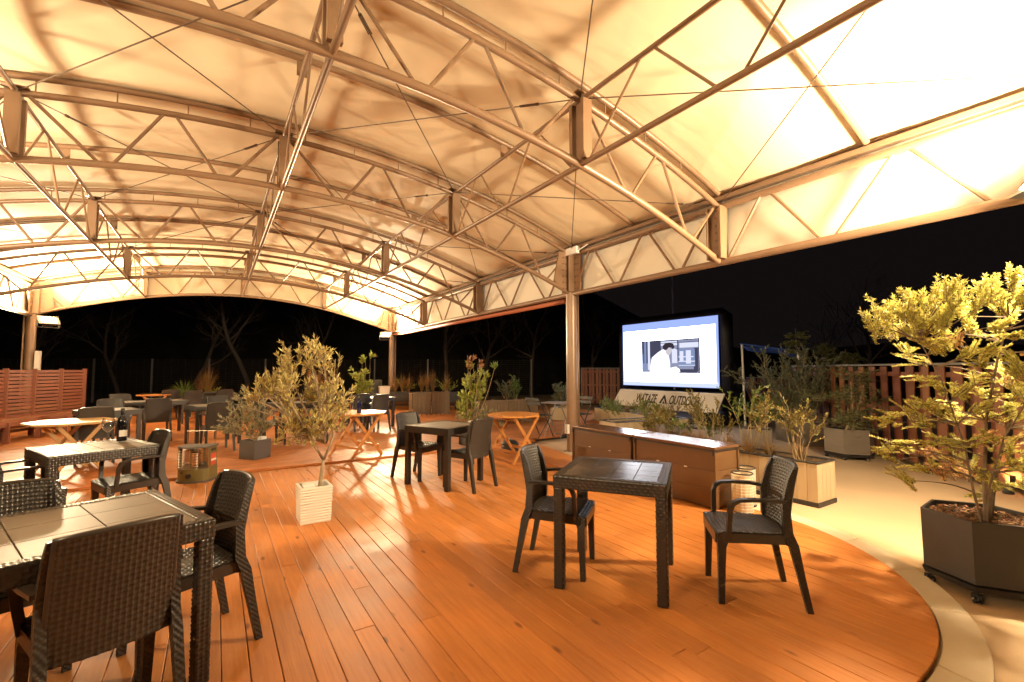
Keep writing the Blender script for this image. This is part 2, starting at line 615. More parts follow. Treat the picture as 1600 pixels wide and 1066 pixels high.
def tuft(parent, base, n, h, spread, m, name='grass', w=0.006, droop=0.35):
    """arching grass blades"""
    V, F = [], []
    for i in range(n):
        a = random.uniform(0, 2 * PI)
        rr = random.random() ** 0.7
        tip = Vector((math.cos(a), math.sin(a), 0)) * spread * rr
        hh = h * random.uniform(0.55, 1.0) * (1 - 0.25 * rr)
        b = Vector(base) + Vector((math.cos(a), math.sin(a), 0)) * spread * 0.12 * random.random()
        side = Vector((-math.sin(a), math.cos(a), 0)) * w * 0.5
        side = Matrix.Rotation(random.uniform(-1.2, 1.2), 3, 'Z') @ side
        o = len(V)
        for k in range(4):
            t = k / 3
            p = b + tip * (t ** 1.6) + Vector((0, 0, hh * (t - droop * rr * t ** 3)))
            ww = 1 - t * 0.9
            V += [tuple(p - side * ww), tuple(p + side * ww)]
        for k in range(3):
            F.append((o + 2 * k, o + 2 * k + 1, o + 2 * k + 3, o + 2 * k + 2))
    return npmesh(name, np.array(V), np.array(F), m, parent)


# ================================================================= SETTING
def clip_deck():
    pass


CX, CY, CR = 2.81, 2.68, 1.87            # rounded end of the front deck
STEP_Y = 7.38


def right_edge(y):
    """X of the deck's right boundary at y >= CY"""
    t = max(0.0, (y - 3.6) / (STEP_Y - 3.6))
    return CX + CR + 0.62 * t ** 1.3


def y_interval(x):
    y1 = STEP_Y - 0.004
    if x <= CX:
        return CY - CR, y1
    if x < CX + CR:
        return CY - math.sqrt(max(0, CR * CR - (x - CX) ** 2)), y1
    t = ((x - CX - CR) / 0.62) ** (1 / 1.3)
    return 3.6 + t * (STEP_Y - 3.6), y1


def front_deck():
    mb = MB()
    x = -7.0
    TH_ = 0.028
    rr = random.Random(3)
    while x < CX + CR + 0.6:
        w = 0.111 + (0.012 if rr.random() < 0.35 else 0)
        gap = 0.0025 + rr.random() * 0.002
        xa, xb = x, x + w
        x = xb + gap
        if xb > CX + CR + 0.60:
            break
        ya = max(y_interval(xa)[0], 0)
        yb = max(y_interval(xb)[0], 0)
        y0 = min(ya, yb)
        cuts = []
        y = y0 + rr.uniform(0.6, 3.6)
        while y < STEP_Y - 0.5:
            cuts.append(y)
            y += rr.choice([1.8, 2.7, 3.6, 3.6])
        ends = cuts + [STEP_Y - 0.004]
        first = True
        s = None
        for e in ends:
            dz = rr.uniform(-0.0012, 0.0012)
            if first:
                xs = [xa, (2 * xa + xb) / 3, (xa + 2 * xb) / 3, xb]
                low = [(q, y_interval(q)[0]) for q in xs]
                if max(l[1] for l in low) > e - 0.01:
                    s = e
                    continue
                poly = low + [(xb, e), (xa, e)]
                first = False
            else:
                poly = [(xa, s), (xb, s), (xb, e), (xa, e)]
            mb.prism(poly, -TH_ + dz, dz)
            s = e + 0.002
    o = mb.build('deck', M['deck'])
    tag(o, kind='structure')
    bv = o.modifiers.new('edge', 'BEVEL')
    bv.width = 0.0025
    bv.segments = 1
    bv.limit_method = 'ANGLE'
    # dark joist bed under the gaps
    mb = MB()
    pts = [(CX + CR * 0.985 * math.cos(a), CY + CR * 0.985 * math.sin(a)) for a in [R(-90 + 3 * i) for i in range(31)]]
    pts += [(right_edge(y) - 0.03, y) for y in (3.6, 4.5, 5.4, 6.3, 7.36)]
    pts += [(-7, STEP_Y - 0.02), (-7, CY - CR + 0.02)]
    mb.prism(pts, -0.06, -0.034)
    tag(mb.build('deck_bed', M['dark']), kind='structure')


front_deck()
FZ = 0.03                                # level of the far deck


def far_deck():
    mb = MB()
    rr = random.Random(5)
    y = STEP_Y
    while y < 21.0:
        w = 0.115
        x1 = 5.35 if y < 7.6 else (6.2 if y < 7.75 else 11.0)
        xs = [-7.5]
        x = -7.5 + rr.uniform(1, 3.6)
        while x < x1 - 0.5:
            xs.append(x)
            x += rr.choice([1.8, 2.7, 3.6])
        xs.append(x1)
        for a, b in zip(xs[:-1], xs[1:]):
            mb.box(((a + b) / 2, y + w / 2, FZ - 0.014 + rr.uniform(-0.001, 0.001)), (b - a - 0.002, w, 0.028))
        y += w + 0.0045
    # riser board
    o = mb.build('raised_deck', M['deck2'])
    tag(o, kind='structure')
    mb = MB()
    mb.prism([(-7.5, STEP_Y + 0.02), (5.3, STEP_Y + 0.02), (5.3, 7.7), (11, 7.8), (11, 21), (-7.5, 21)], -0.05, FZ - 0.032)
    tag(mb.build('raised_deck_bed', M['dark']), kind='structure')


far_deck()

g = MB()
g.grid(lambda u, v: (-160 + 320 * u, -60 + 320 * v, -0.075), 8, 8)
tag(g.build('ground', M['soil_ground']), kind='structure')
g = MB()
g.prism([(-9, -6), (30, -6), (30, 22), (-9, 22)], -0.07, -0.055)
o = g.build('concrete_path', M['concrete'])
tag(o, kind='structure')
# curb ring round the deck end
g = MB()
ci, co_ = (CX, CY), (2.74, 2.80)


def ringpt(a, rad, cxy):
    return (cxy[0] + rad * math.cos(a), cxy[1] + rad * math.sin(a))


segs = [-100, -84, -62, -45, -29, -12, 4, 12]
for a0, a1 in zip(segs[:-1], segs[1:]):
    n = 6
    A = [R(a0 + 0.12 + (a1 - a0 - 0.24) * i / n) for i in range(n + 1)]
    poly = [ringpt(a, CR + 0.012, ci) for a in A] + [ringpt(a, 2.2, co_) for a in reversed(A)]
    g.prism(poly, -0.058, -0.018)
for y0, y1 in ((3.05, 4.2), (4.21, 5.3), (5.31, 6.3)):
    g.prism([(right_edge(y0) + 0.012, y0), (right_edge(y0) + 0.30, y0), (right_edge(y1) + 0.3, y1), (right_edge(y1) + 0.012, y1)], -0.058, -0.018)
o = g.build('curb', M['curb'])
tag(o, kind='structure')
bv = o.modifiers.new('edge', 'BEVEL')
bv.width = 0.006
bv.segments = 2

# dark wooded rise behind the fence on the left
g = MB()


def hillpt(u, v):
    px = -500 + 2600 * u
    d = 31 + 22 * v
    k_ = 1 / (1 + math.exp((px - 960) / 60))
    h = (4.0 + 7.5 * k_) * math.sin(min(1, v * 1.6) * PI / 2) + 0.5 * math.sin(9 * u * 3) * v + 0.3 * math.sin(31 * u + 5 * v)
    q_ = cd(px, d, -0.3 + max(0, h))
    return tuple(q_)


g.grid(hillpt, 110, 12)
tag(g.build('hill', M['hill'], None, True), kind='structure')

# ================================================================= CANOPY
XR, XL, XM = 5.37, -3.95, 0.66
LX = [-1.72, 0.64, 3.02]                 # inner longitudinal trusses
KY = [-3.1, 0.2, 3.384, 6.297, 9.704, 13.16, 16.32]
NEAR, FARY = KY[0], KY[-1]


def zt(x):
    return 4.36 - 0.0385 * (x - XM) ** 2


def zb(x):
    return 3.71 - 0.0415 * (x - XM) ** 2


canopy = tag(bpy.data.objects.new('canopy', None), 'big cream barrel roofed canopy on brown steel arch trusses over the deck', 'canopy')
COL.objects.link(canopy)
XN = [XL] + LX + [XR]


def arc(fn, y, x0, x1, n=14, dz=0.0):
    return [(x0 + (x1 - x0) * i / n, y, fn(x0 + (x1 - x0) * i / n) + dz) for i in range(n + 1)]


for k, y in enumerate(KY):
    last = k in (0, len(KY) - 1)
    mb = MB()
    mb.tube(arc(zt, y, XL, XR, 28), 0.034, 10)
    mb.tube(arc(zb, y, XL, XR, 28), 0.038, 10)
    for a, b in zip(XN[:-1], XN[1:]):
        L = b - a
        for t0, t1, up in ((0.03, 0.27, 0), (0.31, 0.49, 1), (0.53, 0.71, 0), (0.76, 0.97, 1)):
            xa, xb = a + L * t0, a + L * t1
            if up:
                mb.tube([(xa, y, zb(xa)), (xb, y, zt(xb))], 0.018, 6)
            else:
                mb.tube([(xa, y, zt(xa)), (xb, y, zb(xb))], 0.018, 6)
    # short spacers to the membrane rib above
    x = XL + 0.5
    while x < XR - 0.2:
        mb.tube([(x, y, zt(x)), (x, y, zt(x) + 0.17)], 0.007, 5, False)
        x += 0.62
    mb.build('arch_truss', M['steel'], canopy, angle=50)
    if not last or k == len(KY) - 1:
        for x in LX:                      # node boxes: flanged verticals
            mb = MB()
            za, zc = zb(x) + 0.03, zt(x) - 0.03
            for dy in (-0.085, 0.085):
                mb.bar((x, y + dy, za), (x, y + dy, zc), 0.045, 0.11, (1, 0, 0))
            mb.bar((x, y, za), (x, y, zc), 0.09, 0.03, (1, 0, 0))
            mb.box((x, y, zt(x) + 0.045), (0.20, 0.16, 0.012))
            mb.build('node_plate', M['steel'], canopy)
        for x, sg in ((XL, 1), (XR, -1)):
            mb = MB()
            za, zc = zb(x) + 0.03, zt(x) - 0.02
            mb.bar((x + sg * 0.06, y - 0.09, za), (x + sg * 0.06, y - 0.09, zc), 0.02, 0.16, (1, 0, 0))
            mb.bar((x + sg * 0.06, y + 0.09, za), (x + sg * 0.06, y + 0.09, zc), 0.02, 0.16, (1, 0, 0))
            mb.box((x + sg * 0.06, y, (za + zc) / 2), (0.022, 0.16, zc - za))
            npl = mb.build('node_plate', M['steel'], canopy)
            mb = MB()
            za, zc = zb(x) + 0.08, zt(x) - 0.06
            for q in range(7):
                mb.tube([(x + sg * 0.07, y, za + (zc - za) * q / 6), (x + sg * 0.083, y, za + (zc - za) * q / 6)], 0.014, 6)
            mb.build('bolt_row', M['bolt'], npl)
    # ribs that carry the membrane
for k in range(len(KY) - 1):
    for t in (0.0, 0.5):
        y = KY[k] + (KY[k + 1] - KY[k]) * t
        mb = MB()
        mb.tube(arc(zt, y, XL - 0.05, XR + 0.05, 32, 0.175), 0.034, 8)
        mb.build('membrane_rib', M['steel'], canopy, angle=50)
mb = MB()
mb.tube(arc(zt, FARY, XL - 0.05, XR + 0.05, 32, 0.175), 0.034, 8)
mb.build('membrane_rib', M['steel'], canopy, angle=50)

for x in XN:
    eave = x in (XL, XR)
    mb = MB()
    rch = 0.042 if eave else 0.025
    mb.tube([(x, NEAR, zt(x) - (0.0 if eave else 0.0)), (x, FARY, zt(x))], rch, 10)
    mb.tube([(x, NEAR, zb(x)), (x, FARY, zb(x))], rch + 0.003, 10)
    for a, b in zip(KY[:-1], KY[1:]):
        L = b - a
        if eave:
            T = [0.04, 0.2, 0.23, 0.40, 0.43, 0.60, 0.63, 0.80, 0.83, 0.97]
            for q in range(5):
                ya, yb = a + L * T[2 * q], a + L * T[2 * q + 1]
                s = q % 2
                p = [(x, ya, zt(x) if s == 0 else zb(x)), (x, yb, zb(x) if s == 0 else zt(x))]
                mb.tube(p, 0.02, 6)
        else:
            for t0, t1, up in ((0.04, 0.25, 1), (0.29, 0.47, 0), (0.53, 0.71, 1), (0.75, 0.96, 0)):
                p = [(x, a + L * t0, zb(x) if up else zt(x)), (x, a + L * t1, zt(x) if up else zb(x))]
                mb.tube(p, 0.013, 6)
            mb.box((x, a + L * 0.5, zt(x) + 0.075), (0.1, 0.012, 0.17))
    if eave:
        sg = 1 if x > 0 else -1
        mb.bar((x + sg * 0.02, NEAR, zt(x) + 0.11), (x + sg * 0.02, FARY, zt(x) + 0.11), 0.09, 0.05)
        mb.tube([(x + sg * 0.05, NEAR, zt(x) + 0.19), (x + sg * 0.05, FARY, zt(x) + 0.19)], 0.02, 6)
    mb.build('eave_truss' if eave else 'purlin_truss', M['steel'], canopy, angle=50)

# membrane, valances
mb = MB()


def memb(u, v):
    x = XL - 0.1 + (XR - XL + 0.2) * u
    y = NEAR - 0.3 + (FARY + 0.2 - NEAR + 0.3) * v
    k = 0.0
    for i in range(len(KY) - 1):
        for t in (0, 0.5):
            a = KY[i] + (KY[i + 1] - KY[i]) * t
            b = a + (KY[i + 1] - KY[i]) * 0.5
            if a <= y < b:
                k = math.sin(PI * (y - a) / (b - a))
    return (x, y, zt(x) + 0.215 - 0.03 * k)


mb.grid(memb, 40, 120)
mb.build('membrane', M['membrane'], canopy, True)
for x in (XL - 0.07, XR + 0.07):
    mb = MB()
    zz0, zz1 = zb(XR) - 0.01, zt(XR) + 0.2
    mb.grid(lambda u, v: (x + (0.004 + 0.03 * v) * (1 if x > 0 else -1), NEAR + (FARY - NEAR) * u, zz0 + (zz1 - zz0) * v), 60, 3)
    mb.build('side_valance', M['valance'], canopy, True)
mb = MB()
mb.grid(lambda u, v: (XL + (XR - XL) * u, FARY + 0.075, zb(XL + (XR - XL) * u) + v * (zt(XL + (XR - XL) * u) + 0.2 - zb(XL + (XR - XL) * u))), 40, 3)
mb.build('gable_valance', M['valance'], canopy, True)
# rolled screen below the far eave
mb = MB()
mb.tube([(XR + 0.02, 6.5, zb(XR) - 0.10), (XR + 0.02, FARY - 0.1, zb(XR) - 0.10)], 0.045, 10)
mb.build('rolled_screen', M['rolled'], canopy, True)
# bracing rods
for i in range(4):
    for k in range(1, len(KY) - 1):
        for fl in (0, 1):
            if (i + k + fl) % 2 and k > 3:
                continue
            xa, xb = (XN[i], XN[i + 1]) if fl == 0 else (XN[i + 1], XN[i])
            mb = MB()
            a, b = Vector((xa, KY[k], zt(xa) + 0.02)), Vector((xb, KY[k + 1], zt(xb) + 0.02))
            mb.tube([a, b], 0.0065, 5)
            p0, p1 = a.lerp(b, 0.12), a.lerp(b, 0.17)
            sd = (b - a).cross(Vector((0, 0, 1))).normalized() * 0.014
            mb.tube([p0 + sd, p1 + sd], 0.006, 4)
            mb.tube([p0 - sd, p1 - sd], 0.006, 4)
            mb.tube([p0 - (b - a).normalized() * 0.02, p0 + (b - a).normalized() * 0.012], 0.017, 6)
            mb.build('brace_rod', M['cable'], canopy)
# posts
for x in (XL, XR):
    sg = 1 if x < 0 else -1
    for y in (KY[1], KY[3], KY[6]):
        mb = MB()
        mb.tube([(x, y, -0.06), (x, y, zb(x) + 0.0)], 0.098, 20)
        mb.lathe([(0.15, 0), (0.15, 0.03), (0.105, 0.034)], 20, (x, y, -0.05))
        mb.tube([(x, y, zb(x)), (x, y, zt(x) + 0.08)], 0.075, 16)
        pst = mb.build('post', M['steel'], canopy, angle=40)
        mb = MB()
        mb.tube([(x - sg * 0.13, y - 0.02, 0), (x - sg * 0.13, y - 0.02, zb(x))], 0.022, 8)
        mb.build('drain_pipe', M['steel'], pst, True)
        mb = MB()
        # gusset plates: one along the arch, one along the eave
        z0, z1 = zb(x) - 0.02, zt(x) + 0.02
        for dy in (-0.02,):
            P = [(x + sg * 0.07, z0 + 0.02), (x + sg * 0.42, z0 + 0.22), (x + sg * 0.30, z1), (x + sg * 0.07, z1)]
            mb.loft([[(px, y + dy - 0.012, pz) for px, pz in P], [(px, y + dy + 0.012, pz) for px, pz in P]])
        for s2 in (-1, 1):
            P = [(y + s2 * 0.07, z0), (y + s2 * 0.26, z0), (y + s2 * 0.26, z1), (y + s2 * 0.07, z1)]
            mb.loft([[(x - 0.012, py, pz) for py, pz in P], [(x + 0.012, py, pz) for py, pz in P]])
        mb.build('gusset_plate', M['steel'], pst)
        mb = MB()
        for q in range(6):
            for t in (0.13, 0.2):
                zz = z0 + 0.10 + (z1 - z0 - 0.2) * q / 5
                for s2 in (-1, 1):
                    mb.tube([(x + sg * 0.012, y + s2 * t, zz), (x + sg * 0.026, y + s2 * t, zz)], 0.013, 6)
                mb.tube([(x + sg * (0.02 + t), y - 0.046, zz), (x + sg * (0.02 + t), y - 0.03, zz)], 0.013, 6)
        mb.build('bolt_rows', M['bolt'], pst)
mb = MB()
mb.box((XR - 0.12, KY[3] - 0.17, zt(XR) + 0.02), (0.07, 0.30, 0.12))
mb.tube([(XR - 0.12, KY[3] - 0.33, zt(XR)), (XR - 0.1, KY[3] - 0.55, zt(XR) + 0.06)], 0.01, 6)
o = mb.build('junction_box', M['white'], canopy)
mb = MB()
mb.box((XR - 0.13, KY[3] - 0.01, 0.38), (0.05, 0.075, 0.16))
mb.build('socket_box', M['white'], canopy)
mb = MB()
mb.box((XL + 0.17, FARY - 0.08, 1.65), (0.1, 0.12, 0.5))
mb.build('switch_box', M['white'], canopy)

# ================================================================= FLOOD LAMPS
LAMPC = (1.0, 0.765, 0.46)


def flood(loc, aim, power, label):
    t = thing('flood_lamp', label, 'flood lamp', loc, 0, 'flood lamps on the canopy posts')
    d = (Vector(aim) - Vector(loc)).normalized()
    q = d.to_track_quat('Z', 'Y').to_matrix().to_4x4()
    mb = MB()
    P = []
    for w, h, z in ((0.10, 0.07, -0.10), (0.16, 0.11, -0.05), (0.20, 0.14, 0.02)):
        P.append([q @ Vector(p) for p in ((-w, -h, z), (w, -h, z), (w, h, z), (-w, h, z))])
    mb.loft(P)
    for i in range(5):
        mb.box(None, (0.012, 0.16, 0.05), M4=q @ Matrix.Translation((-0.08 + 0.04 * i, 0, -0.11)))
    mb.build('housing', M['lampbody'], t)
    mb = MB()
    mb.box(None, (0.27, 0.17, 0.006), M4=q @ Matrix.Translation((0, 0, 0.026)))
    mb.build('lens', M['lens'], t)
    mb = MB()
    for s in (-1, 1):
        mb.bar(q @ Vector((0.205 * s, 0, -0.02)), q @ Vector((0.205 * s, 0, -0.02)) + Vector((0, 0, -0.16)), 0.012, 0.04)
    mb.bar(q @ Vector((-0.21, 0, -0.02)) + Vector((0, 0, -0.16)), q @ Vector((0.21, 0, -0.02)) + Vector((0, 0, -0.16)), 0.04, 0.012)
    mb.build('bracket', M['lampbody'], t)
    ld = bpy.data.lights.new('flood_light', 'SPOT')
    ld.spot_size = R(165)
    ld.spot_blend = 0.5
    ld.energy = power
    ld.color = LAMPC
    ld.shadow_soft_size = 0.2 if aim[2] > 1 else 0.09
    lo = bpy.data.objects.new('flood_light', ld)
    COL.objects.link(lo)
    lo.parent = t
    lo.location = d * 0.06
    lo.rotation_euler = (-d).to_track_quat('Z', 'Y').to_euler()
    return t


flood((5.12, 0.62, 2.86), (4.1, 1.9, 4.3), 820, 'upper flood lamp on the near right post, turned up to the canopy')
flood((5.16, 0.42, 2.66), (4.0, 2.3, 0.4), 620, 'lower flood lamp on the near right post, turned down to the deck')
flood((5.02, 15.95, 2.66), (4.2, 14.5, 4.2), 1700, 'glaring flood lamp on the far right post below the curved gable')
flood((-3.55, 15.9, 2.66), (-2.8, 14.5, 4.2), 1700, 'glaring flood lamp on the far left post above the red slatted screen')
flood((-3.62, 6.1, 2.72), (-2.4, 7.4, 4.2), 800, 'grey flood lamp on the middle left post beside the deck')
flood((-3.62, 0.5, 2.86), (-2.2, 1.8, 4.3), 600, 'grey flood lamp on the near left post under the eave')

# ================================================================= CHAIRS AND TABLES
def make_chair(label, group):
    t = thing('rattan_chair', label, 'chair', (0, 0, 0), 0, group)

    def back_pt(u, v, off=0.0):
        z = 0.372 + 0.456 * v
        half = 0.188 - 0.010 * v
        y = (2 * u - 1) * half
        x = -0.196 - 0.066 * v ** 1.6 + 0.030 * ((2 * u - 1) ** 2)
        z += 0.008 * (1 - (2 * u - 1) ** 2) * v
        return Vector((x + off, y, z))
    mb = MB()
    mb.weave(lambda u, v: back_pt(u, v), lambda u, v: (1, 0, 0.12), 20, 23, 0.011)
    mb.weave(lambda u, v: back_pt(1 - u, v, -0.011), lambda u, v: (-1, 0, -0.12), 20, 23, 0.010)
    # rim
    rim = [back_pt(0, v / 8, -0.005) for v in range(9)] + [back_pt(u / 8, 1, -0.005) for u in range(1, 9)] + [back_pt(1, 1 - v / 8, -0.005) for v in range(1, 9)]
    mb.tube(rim, 0.0125, 6)
    mb.build('backrest', M['rattan'], t, True)

    def seat_pt(u, v):
        x = -0.185 + 0.415 * v
        half = 0.19 + 0.022 * v
        y = (2 * u - 1) * half
        z = 0.435 - 0.012 * math.sin(PI * u) * math.sin(PI * v) - 0.016 * max(0, v - 0.85) / 0.15
        return Vector((x, y, z))
    mb = MB()
    mb.weave(seat_pt, lambda u, v: (0, 0, 1), 20, 20, 0.008)
    ring = [seat_pt(0, 0.02), seat_pt(1, 0.02), seat_pt(1, 0.9), seat_pt(0.93, 1), seat_pt(0.07, 1), seat_pt(0, 0.9)]
    mb.loft([[p + Vector((0, 0, -0.062)) for p in ring], [p + Vector((0, 0, -0.004)) for p in ring]])
    mb.build('seat', M['rattan'], t, angle=45)
    for s in (-1, 1):
        mb = MB()                        # front leg
        rings = []
        for x, y, z, wx, wy in ((0.205, 0.192, 0.0, 0.017, 0.016), (0.200, 0.190, 0.2, 0.020, 0.018), (0.196, 0.188, 0.34, 0.024, 0.021), (0.185, 0.184, 0.40, 0.036, 0.022), (0.18, 0.182, 0.43, 0.04, 0.022)):
            rings.append([(x + a * wx, s * y + b * wy, z) for a, b in ((-1, -1), (1, -1), (1, 1), (-1, 1))])
        mb.loft(rings)
        mb.build('leg', M['rattan_leg'], t)
        mb = MB()                        # rear leg running up into the back stile
        rings = []
        for x, y, z, wx, wy in ((-0.275, 0.210, 0.0, 0.016, 0.015), (-0.235, 0.204, 0.2, 0.019, 0.017), (-0.200, 0.198, 0.38, 0.026, 0.018), (-0.172, 0.197, 0.45, 0.026, 0.017), (-0.165, 0.198, 0.62, 0.020, 0.015), (-0.198, 0.192, 0.76, 0.016, 0.013), (-0.225, 0.188, 0.825, 0.012, 0.011)):
            rings.append([(x + a * wx, s * y + b * wy, z) for a, b in ((-1, -1), (1, -1), (1, 1), (-1, 1))])
        mb.loft(rings)
        mb.build('leg', M['rattan_leg'], t, angle=50)
        mb = MB()                        # armrest: flat strap bending down to the seat corner
        path = [(-0.17, 0.205, 0.632), (-0.08, 0.226, 0.640), (0.03, 0.236, 0.640), (0.10, 0.237, 0.634), (0.138, 0.234, 0.612), (0.152, 0.228, 0.57), (0.155, 0.218, 0.50), (0.158, 0.206, 0.43), (0.16, 0.2, 0.39)]
        rings = []
        for i, p in enumerate(path):
            a = Vector(path[max(i - 1, 0)])
            b = Vector(path[min(i + 1, len(path) - 1)])
            d = (b - a).normalized()
            n = Vector((-d.z, 0, d.x)).normalized()
            w = 0.021 if i < 5 else 0.017
            th = 0.009 if i < 4 else 0.013
            pp = Vector(p)
            pp.y *= s
            side = Vector((0, 1, 0))
            rings.append([pp - side * w - n * th, pp + side * w - n * th, pp + side * w + n * th, pp - side * w + n * th])
        mb.loft(rings)
        mb.build('armrest', M['rattan_plain'], t, angle=60)
    return t


CHAIR0 = None


def chair(x, y, deg, label, z=0.0, group='dark rattan armchairs'):
    global CHAIR0
    if CHAIR0 is None:
        CHAIR0 = make_chair(label, group)
        o = CHAIR0
        o.location = (x, y, z)
        o.rotation_euler = (0, 0, R(deg))
    else:
        o = dup(CHAIR0, (x, y, z), R(deg), label, group)
    return o


def make_table(label, w, d, tiles, weave=True, group=None, h=0.73, tm='tile'):
    """resin rattan dining table: tile inset, woven border, apron, four square legs"""
    t = thing('rattan_table', label, 'table', (0, 0, 0), 0, group)
    b = 0.055
    mb = MB()
    tx, ty = tiles
    for i in range(tx):
        for j in range(ty):
            sx, sy = (w - 2 * b) / tx, (d - 2 * b) / ty
            mb.box((-w / 2 + b + sx * (i + 0.5), -d / 2 + b + sy * (j + 0.5), h - 0.009), (sx - 0.004, sy - 0.004, 0.012))
    mb.box((0, 0, h - 0.018), (w - 2 * b, d - 2 * b, 0.012))
    o = mb.build('tabletop', M[tm], t)
    bv = o.modifiers.new('edge', 'BEVEL')
    bv.width = 0.0015
    bv.segments = 1
    mb = MB()
    A = 0.085
    if weave:
        c = 0.0185
        for s in (-1, 1):
            y0 = s * (d / 2 - b) if s > 0 else -d / 2
            mb.weave(lambda u, v: (-w / 2 + w * u, y0 + b * v, h - 0.003), lambda u, v: (0, 0, 1), int(w / c), 3, 0.006, 3)
            x0 = (w / 2 - b) if s > 0 else -w / 2
            mb.weave(lambda u, v: (x0 + b * u, -d / 2 + b + (d - 2 * b) * v, h - 0.003), lambda u, v: (0, 0, 1), 3, int((d - 2 * b) / c), 0.006, 3)
            mb.weave(lambda u, v: (-w / 2 + w * u, s * d / 2, h - A + (A - 0.006) * v), lambda u, v: (0, s, 0), int(w / c), 4, 0.0065, 3)
            mb.weave(lambda u, v: (s * w / 2, -d / 2 + d * u, h - A + (A - 0.006) * v), lambda u, v: (s, 0, 0), int(d / c), 4, 0.0065, 3)
    else:
        for s in (-1, 1):
            mb.box((0, s * (d / 2 - b / 2), h - A / 2), (w, b, A - 0.004))
            mb.box((s * (w / 2 - b / 2), 0, h - A / 2), (b, d - 2 * b - 0.002, A - 0.004))
    mb.box((0, 0, h - 0.05), (w - 0.008, d - 0.008, 0.05))
    for s in (-1, 1):
        mb.box((0, s * (d / 2 - 0.012), h - A / 2 - 0.006), (w - 0.01, 0.016, A - 0.012))
        mb.box((s * (w / 2 - 0.012), 0, h - A / 2 - 0.006), (0.016, d - 0.06, A - 0.012))
    mb.build('apron', M['rattan'] if weave else M['rattan_plain'], t, angle=60)
    lw = 0.062
    for sx in (-1, 1):
        for sy in (-1, 1):
            mb = MB()
            cx, cy = sx * (w / 2 - lw / 2 - 0.002), sy * (d / 2 - lw / 2 - 0.002)
            e = lw / 2 - 0.003
            mb.loft([[(cx + a * e, cy + q * e, z) for a, q in ((-1, -1), (1, -1), (1, 1), (-1, 1))] for z in (0, h - A + 0.02)])
            if weave:
                H = h - A
                n = int(H / 0.0185)
                e2 = lw / 2 - 0.002
                for nx, ny in ((1, 0), (-1, 0), (0, 1), (0, -1)):
                    txv = Vector((-ny, nx, 0))
                    mb.weave(lambda u, v: Vector((cx, cy, 0)) + Vector((nx, ny, 0)) * e2 + txv * ((2 * u - 1) * e2) + Vector((0, 0, H * v)), lambda u, v: (nx, ny, 0), 3, n, 0.008, 3)
            mb.build('leg', M['rattan'] if weave else M['rattan_plain'], t, angle=60)
    return t


def put(o, x, y, deg, z=0.0):
    o.location = (x, y, z)
    o.rotation_euler = (0, 0, R(deg))
    return o


GT = 'dark rattan tables'
T6 = put(make_table('square dark rattan table with blue glinting tiles before the brown storage boxes', 0.71, 0.71, (4, 4), True, GT, 0.73, 'tile_gloss'), 2.385, 2.33, 35.4)
T1 = put(make_table('large dark rattan table with pale tiled top, nearest of all', 1.5, 0.86, (5, 3), True, GT), -0.83, 2.72, 20)
T2 = put(make_table('dark rattan table carrying the wine bottle and wine glass', 0.75, 0.78, (4, 4), True, GT), -0.90, 5.58, 23)
T5 = put(make_table('plain dark square table with two chairs left of the brown storage boxes', 0.71, 0.71, (1, 1), False, GT), 2.48, 5.39, 24.5)

chair(-0.36, 2.50, 110, 'rattan armchair seen from behind at the front of the large nearest table')
chair(-0.095, 2.935, 200, 'rattan armchair at the right end of the large nearest table')
chair(-0.80, 3.16, 290, 'rattan armchair on the far side of the large nearest table, cut by the frame edge')
chair(-0.62, 5.45, 203, 'rattan armchair tucked under the wine bottle table from the heater side')
chair(-1.30, 5.40, 23, 'rattan armchair tucked under the wine bottle table from the left edge of the photo')
chair(2.915, 1.70, 135, 'rattan armchair pulled back from the blue glinting table, beside the two wire lanterns')
chair(2.15, 2.67, -52, 'rattan armchair tucked under the left of the blue glinting table')
chair(2.31, 5.85, -65, 'rattan armchair on the far left side of the plain square table, facing the camera side')
chair(2.63, 5.04, 112, 'rattan armchair at the near right side of the plain square table, back towards the camera')

# far cluster
FW = math.degrees(PI / 2 - YAW)          # bearing straight ahead of the photo


def far_table(px, d, w, dep, deg, label):
    p = cd(px, d)
    return put(make_table(label, w, dep, (1, 1), False, GT, 0.73), p.x, p.y, deg, FZ)


def far_chair(px, d, deg, label):
    p = cd(px, d)
    return chair(p.x, p.y, deg, label, FZ)


far_table(172, 7.7, 0.75, 0.75, 20, 'dark table behind the pale octagonal folding table')
far_chair(152, 6.95, 105, 'dark chair seen from behind directly beyond the pale octagonal folding table')
far_chair(181, 8.6, -70, 'dark woven chair facing the camera beyond the table behind the pale folding table')
far_table(243, 9.9, 1.15, 0.75, 15, 'long dark table beyond the wine bottle with a chair at its near side')
far_chair(249, 9.1, 100, 'dark chair seen from behind, right of the wine bottle')
far_chair(198, 10.4, -60, 'dark woven chair facing the camera at the left of the long dark table')
far_chair(268, 12.9, 100, 'dark chair left of the yucca, near the small orange table')
far_chair(301, 12.2, 100, 'dark chair seen from behind below the yucca plant')
far_table(326, 13.6, 0.75, 0.75, 15, 'small dark table below the dry red grass')
far_chair(351, 13.0, 100, 'dark chair right of the small dark table below the dry red grass')
far_table(337, 8.75, 0.75, 0.75, 15, 'dark table behind the khaki heater')
far_chair(343, 8.0, 102, 'dark chair seen from behind above the khaki heater')
far_chair(350, 9.6, -70, 'dark woven chair facing the camera behind the khaki heater table')
far_table(455, 9.4, 0.75, 0.75, 20, 'dark table half hidden behind the tall olive tree')
far_chair(424, 8.5, 15, 'dark chair side-on between the small olive bush and the tall olive tree')
far_chair(487, 9.3, 195, 'dark chair hidden behind the tall olive crown')
far_table(581, 11.2, 0.85, 0.75, 24, 'pale topped dark table in front of the far right post')
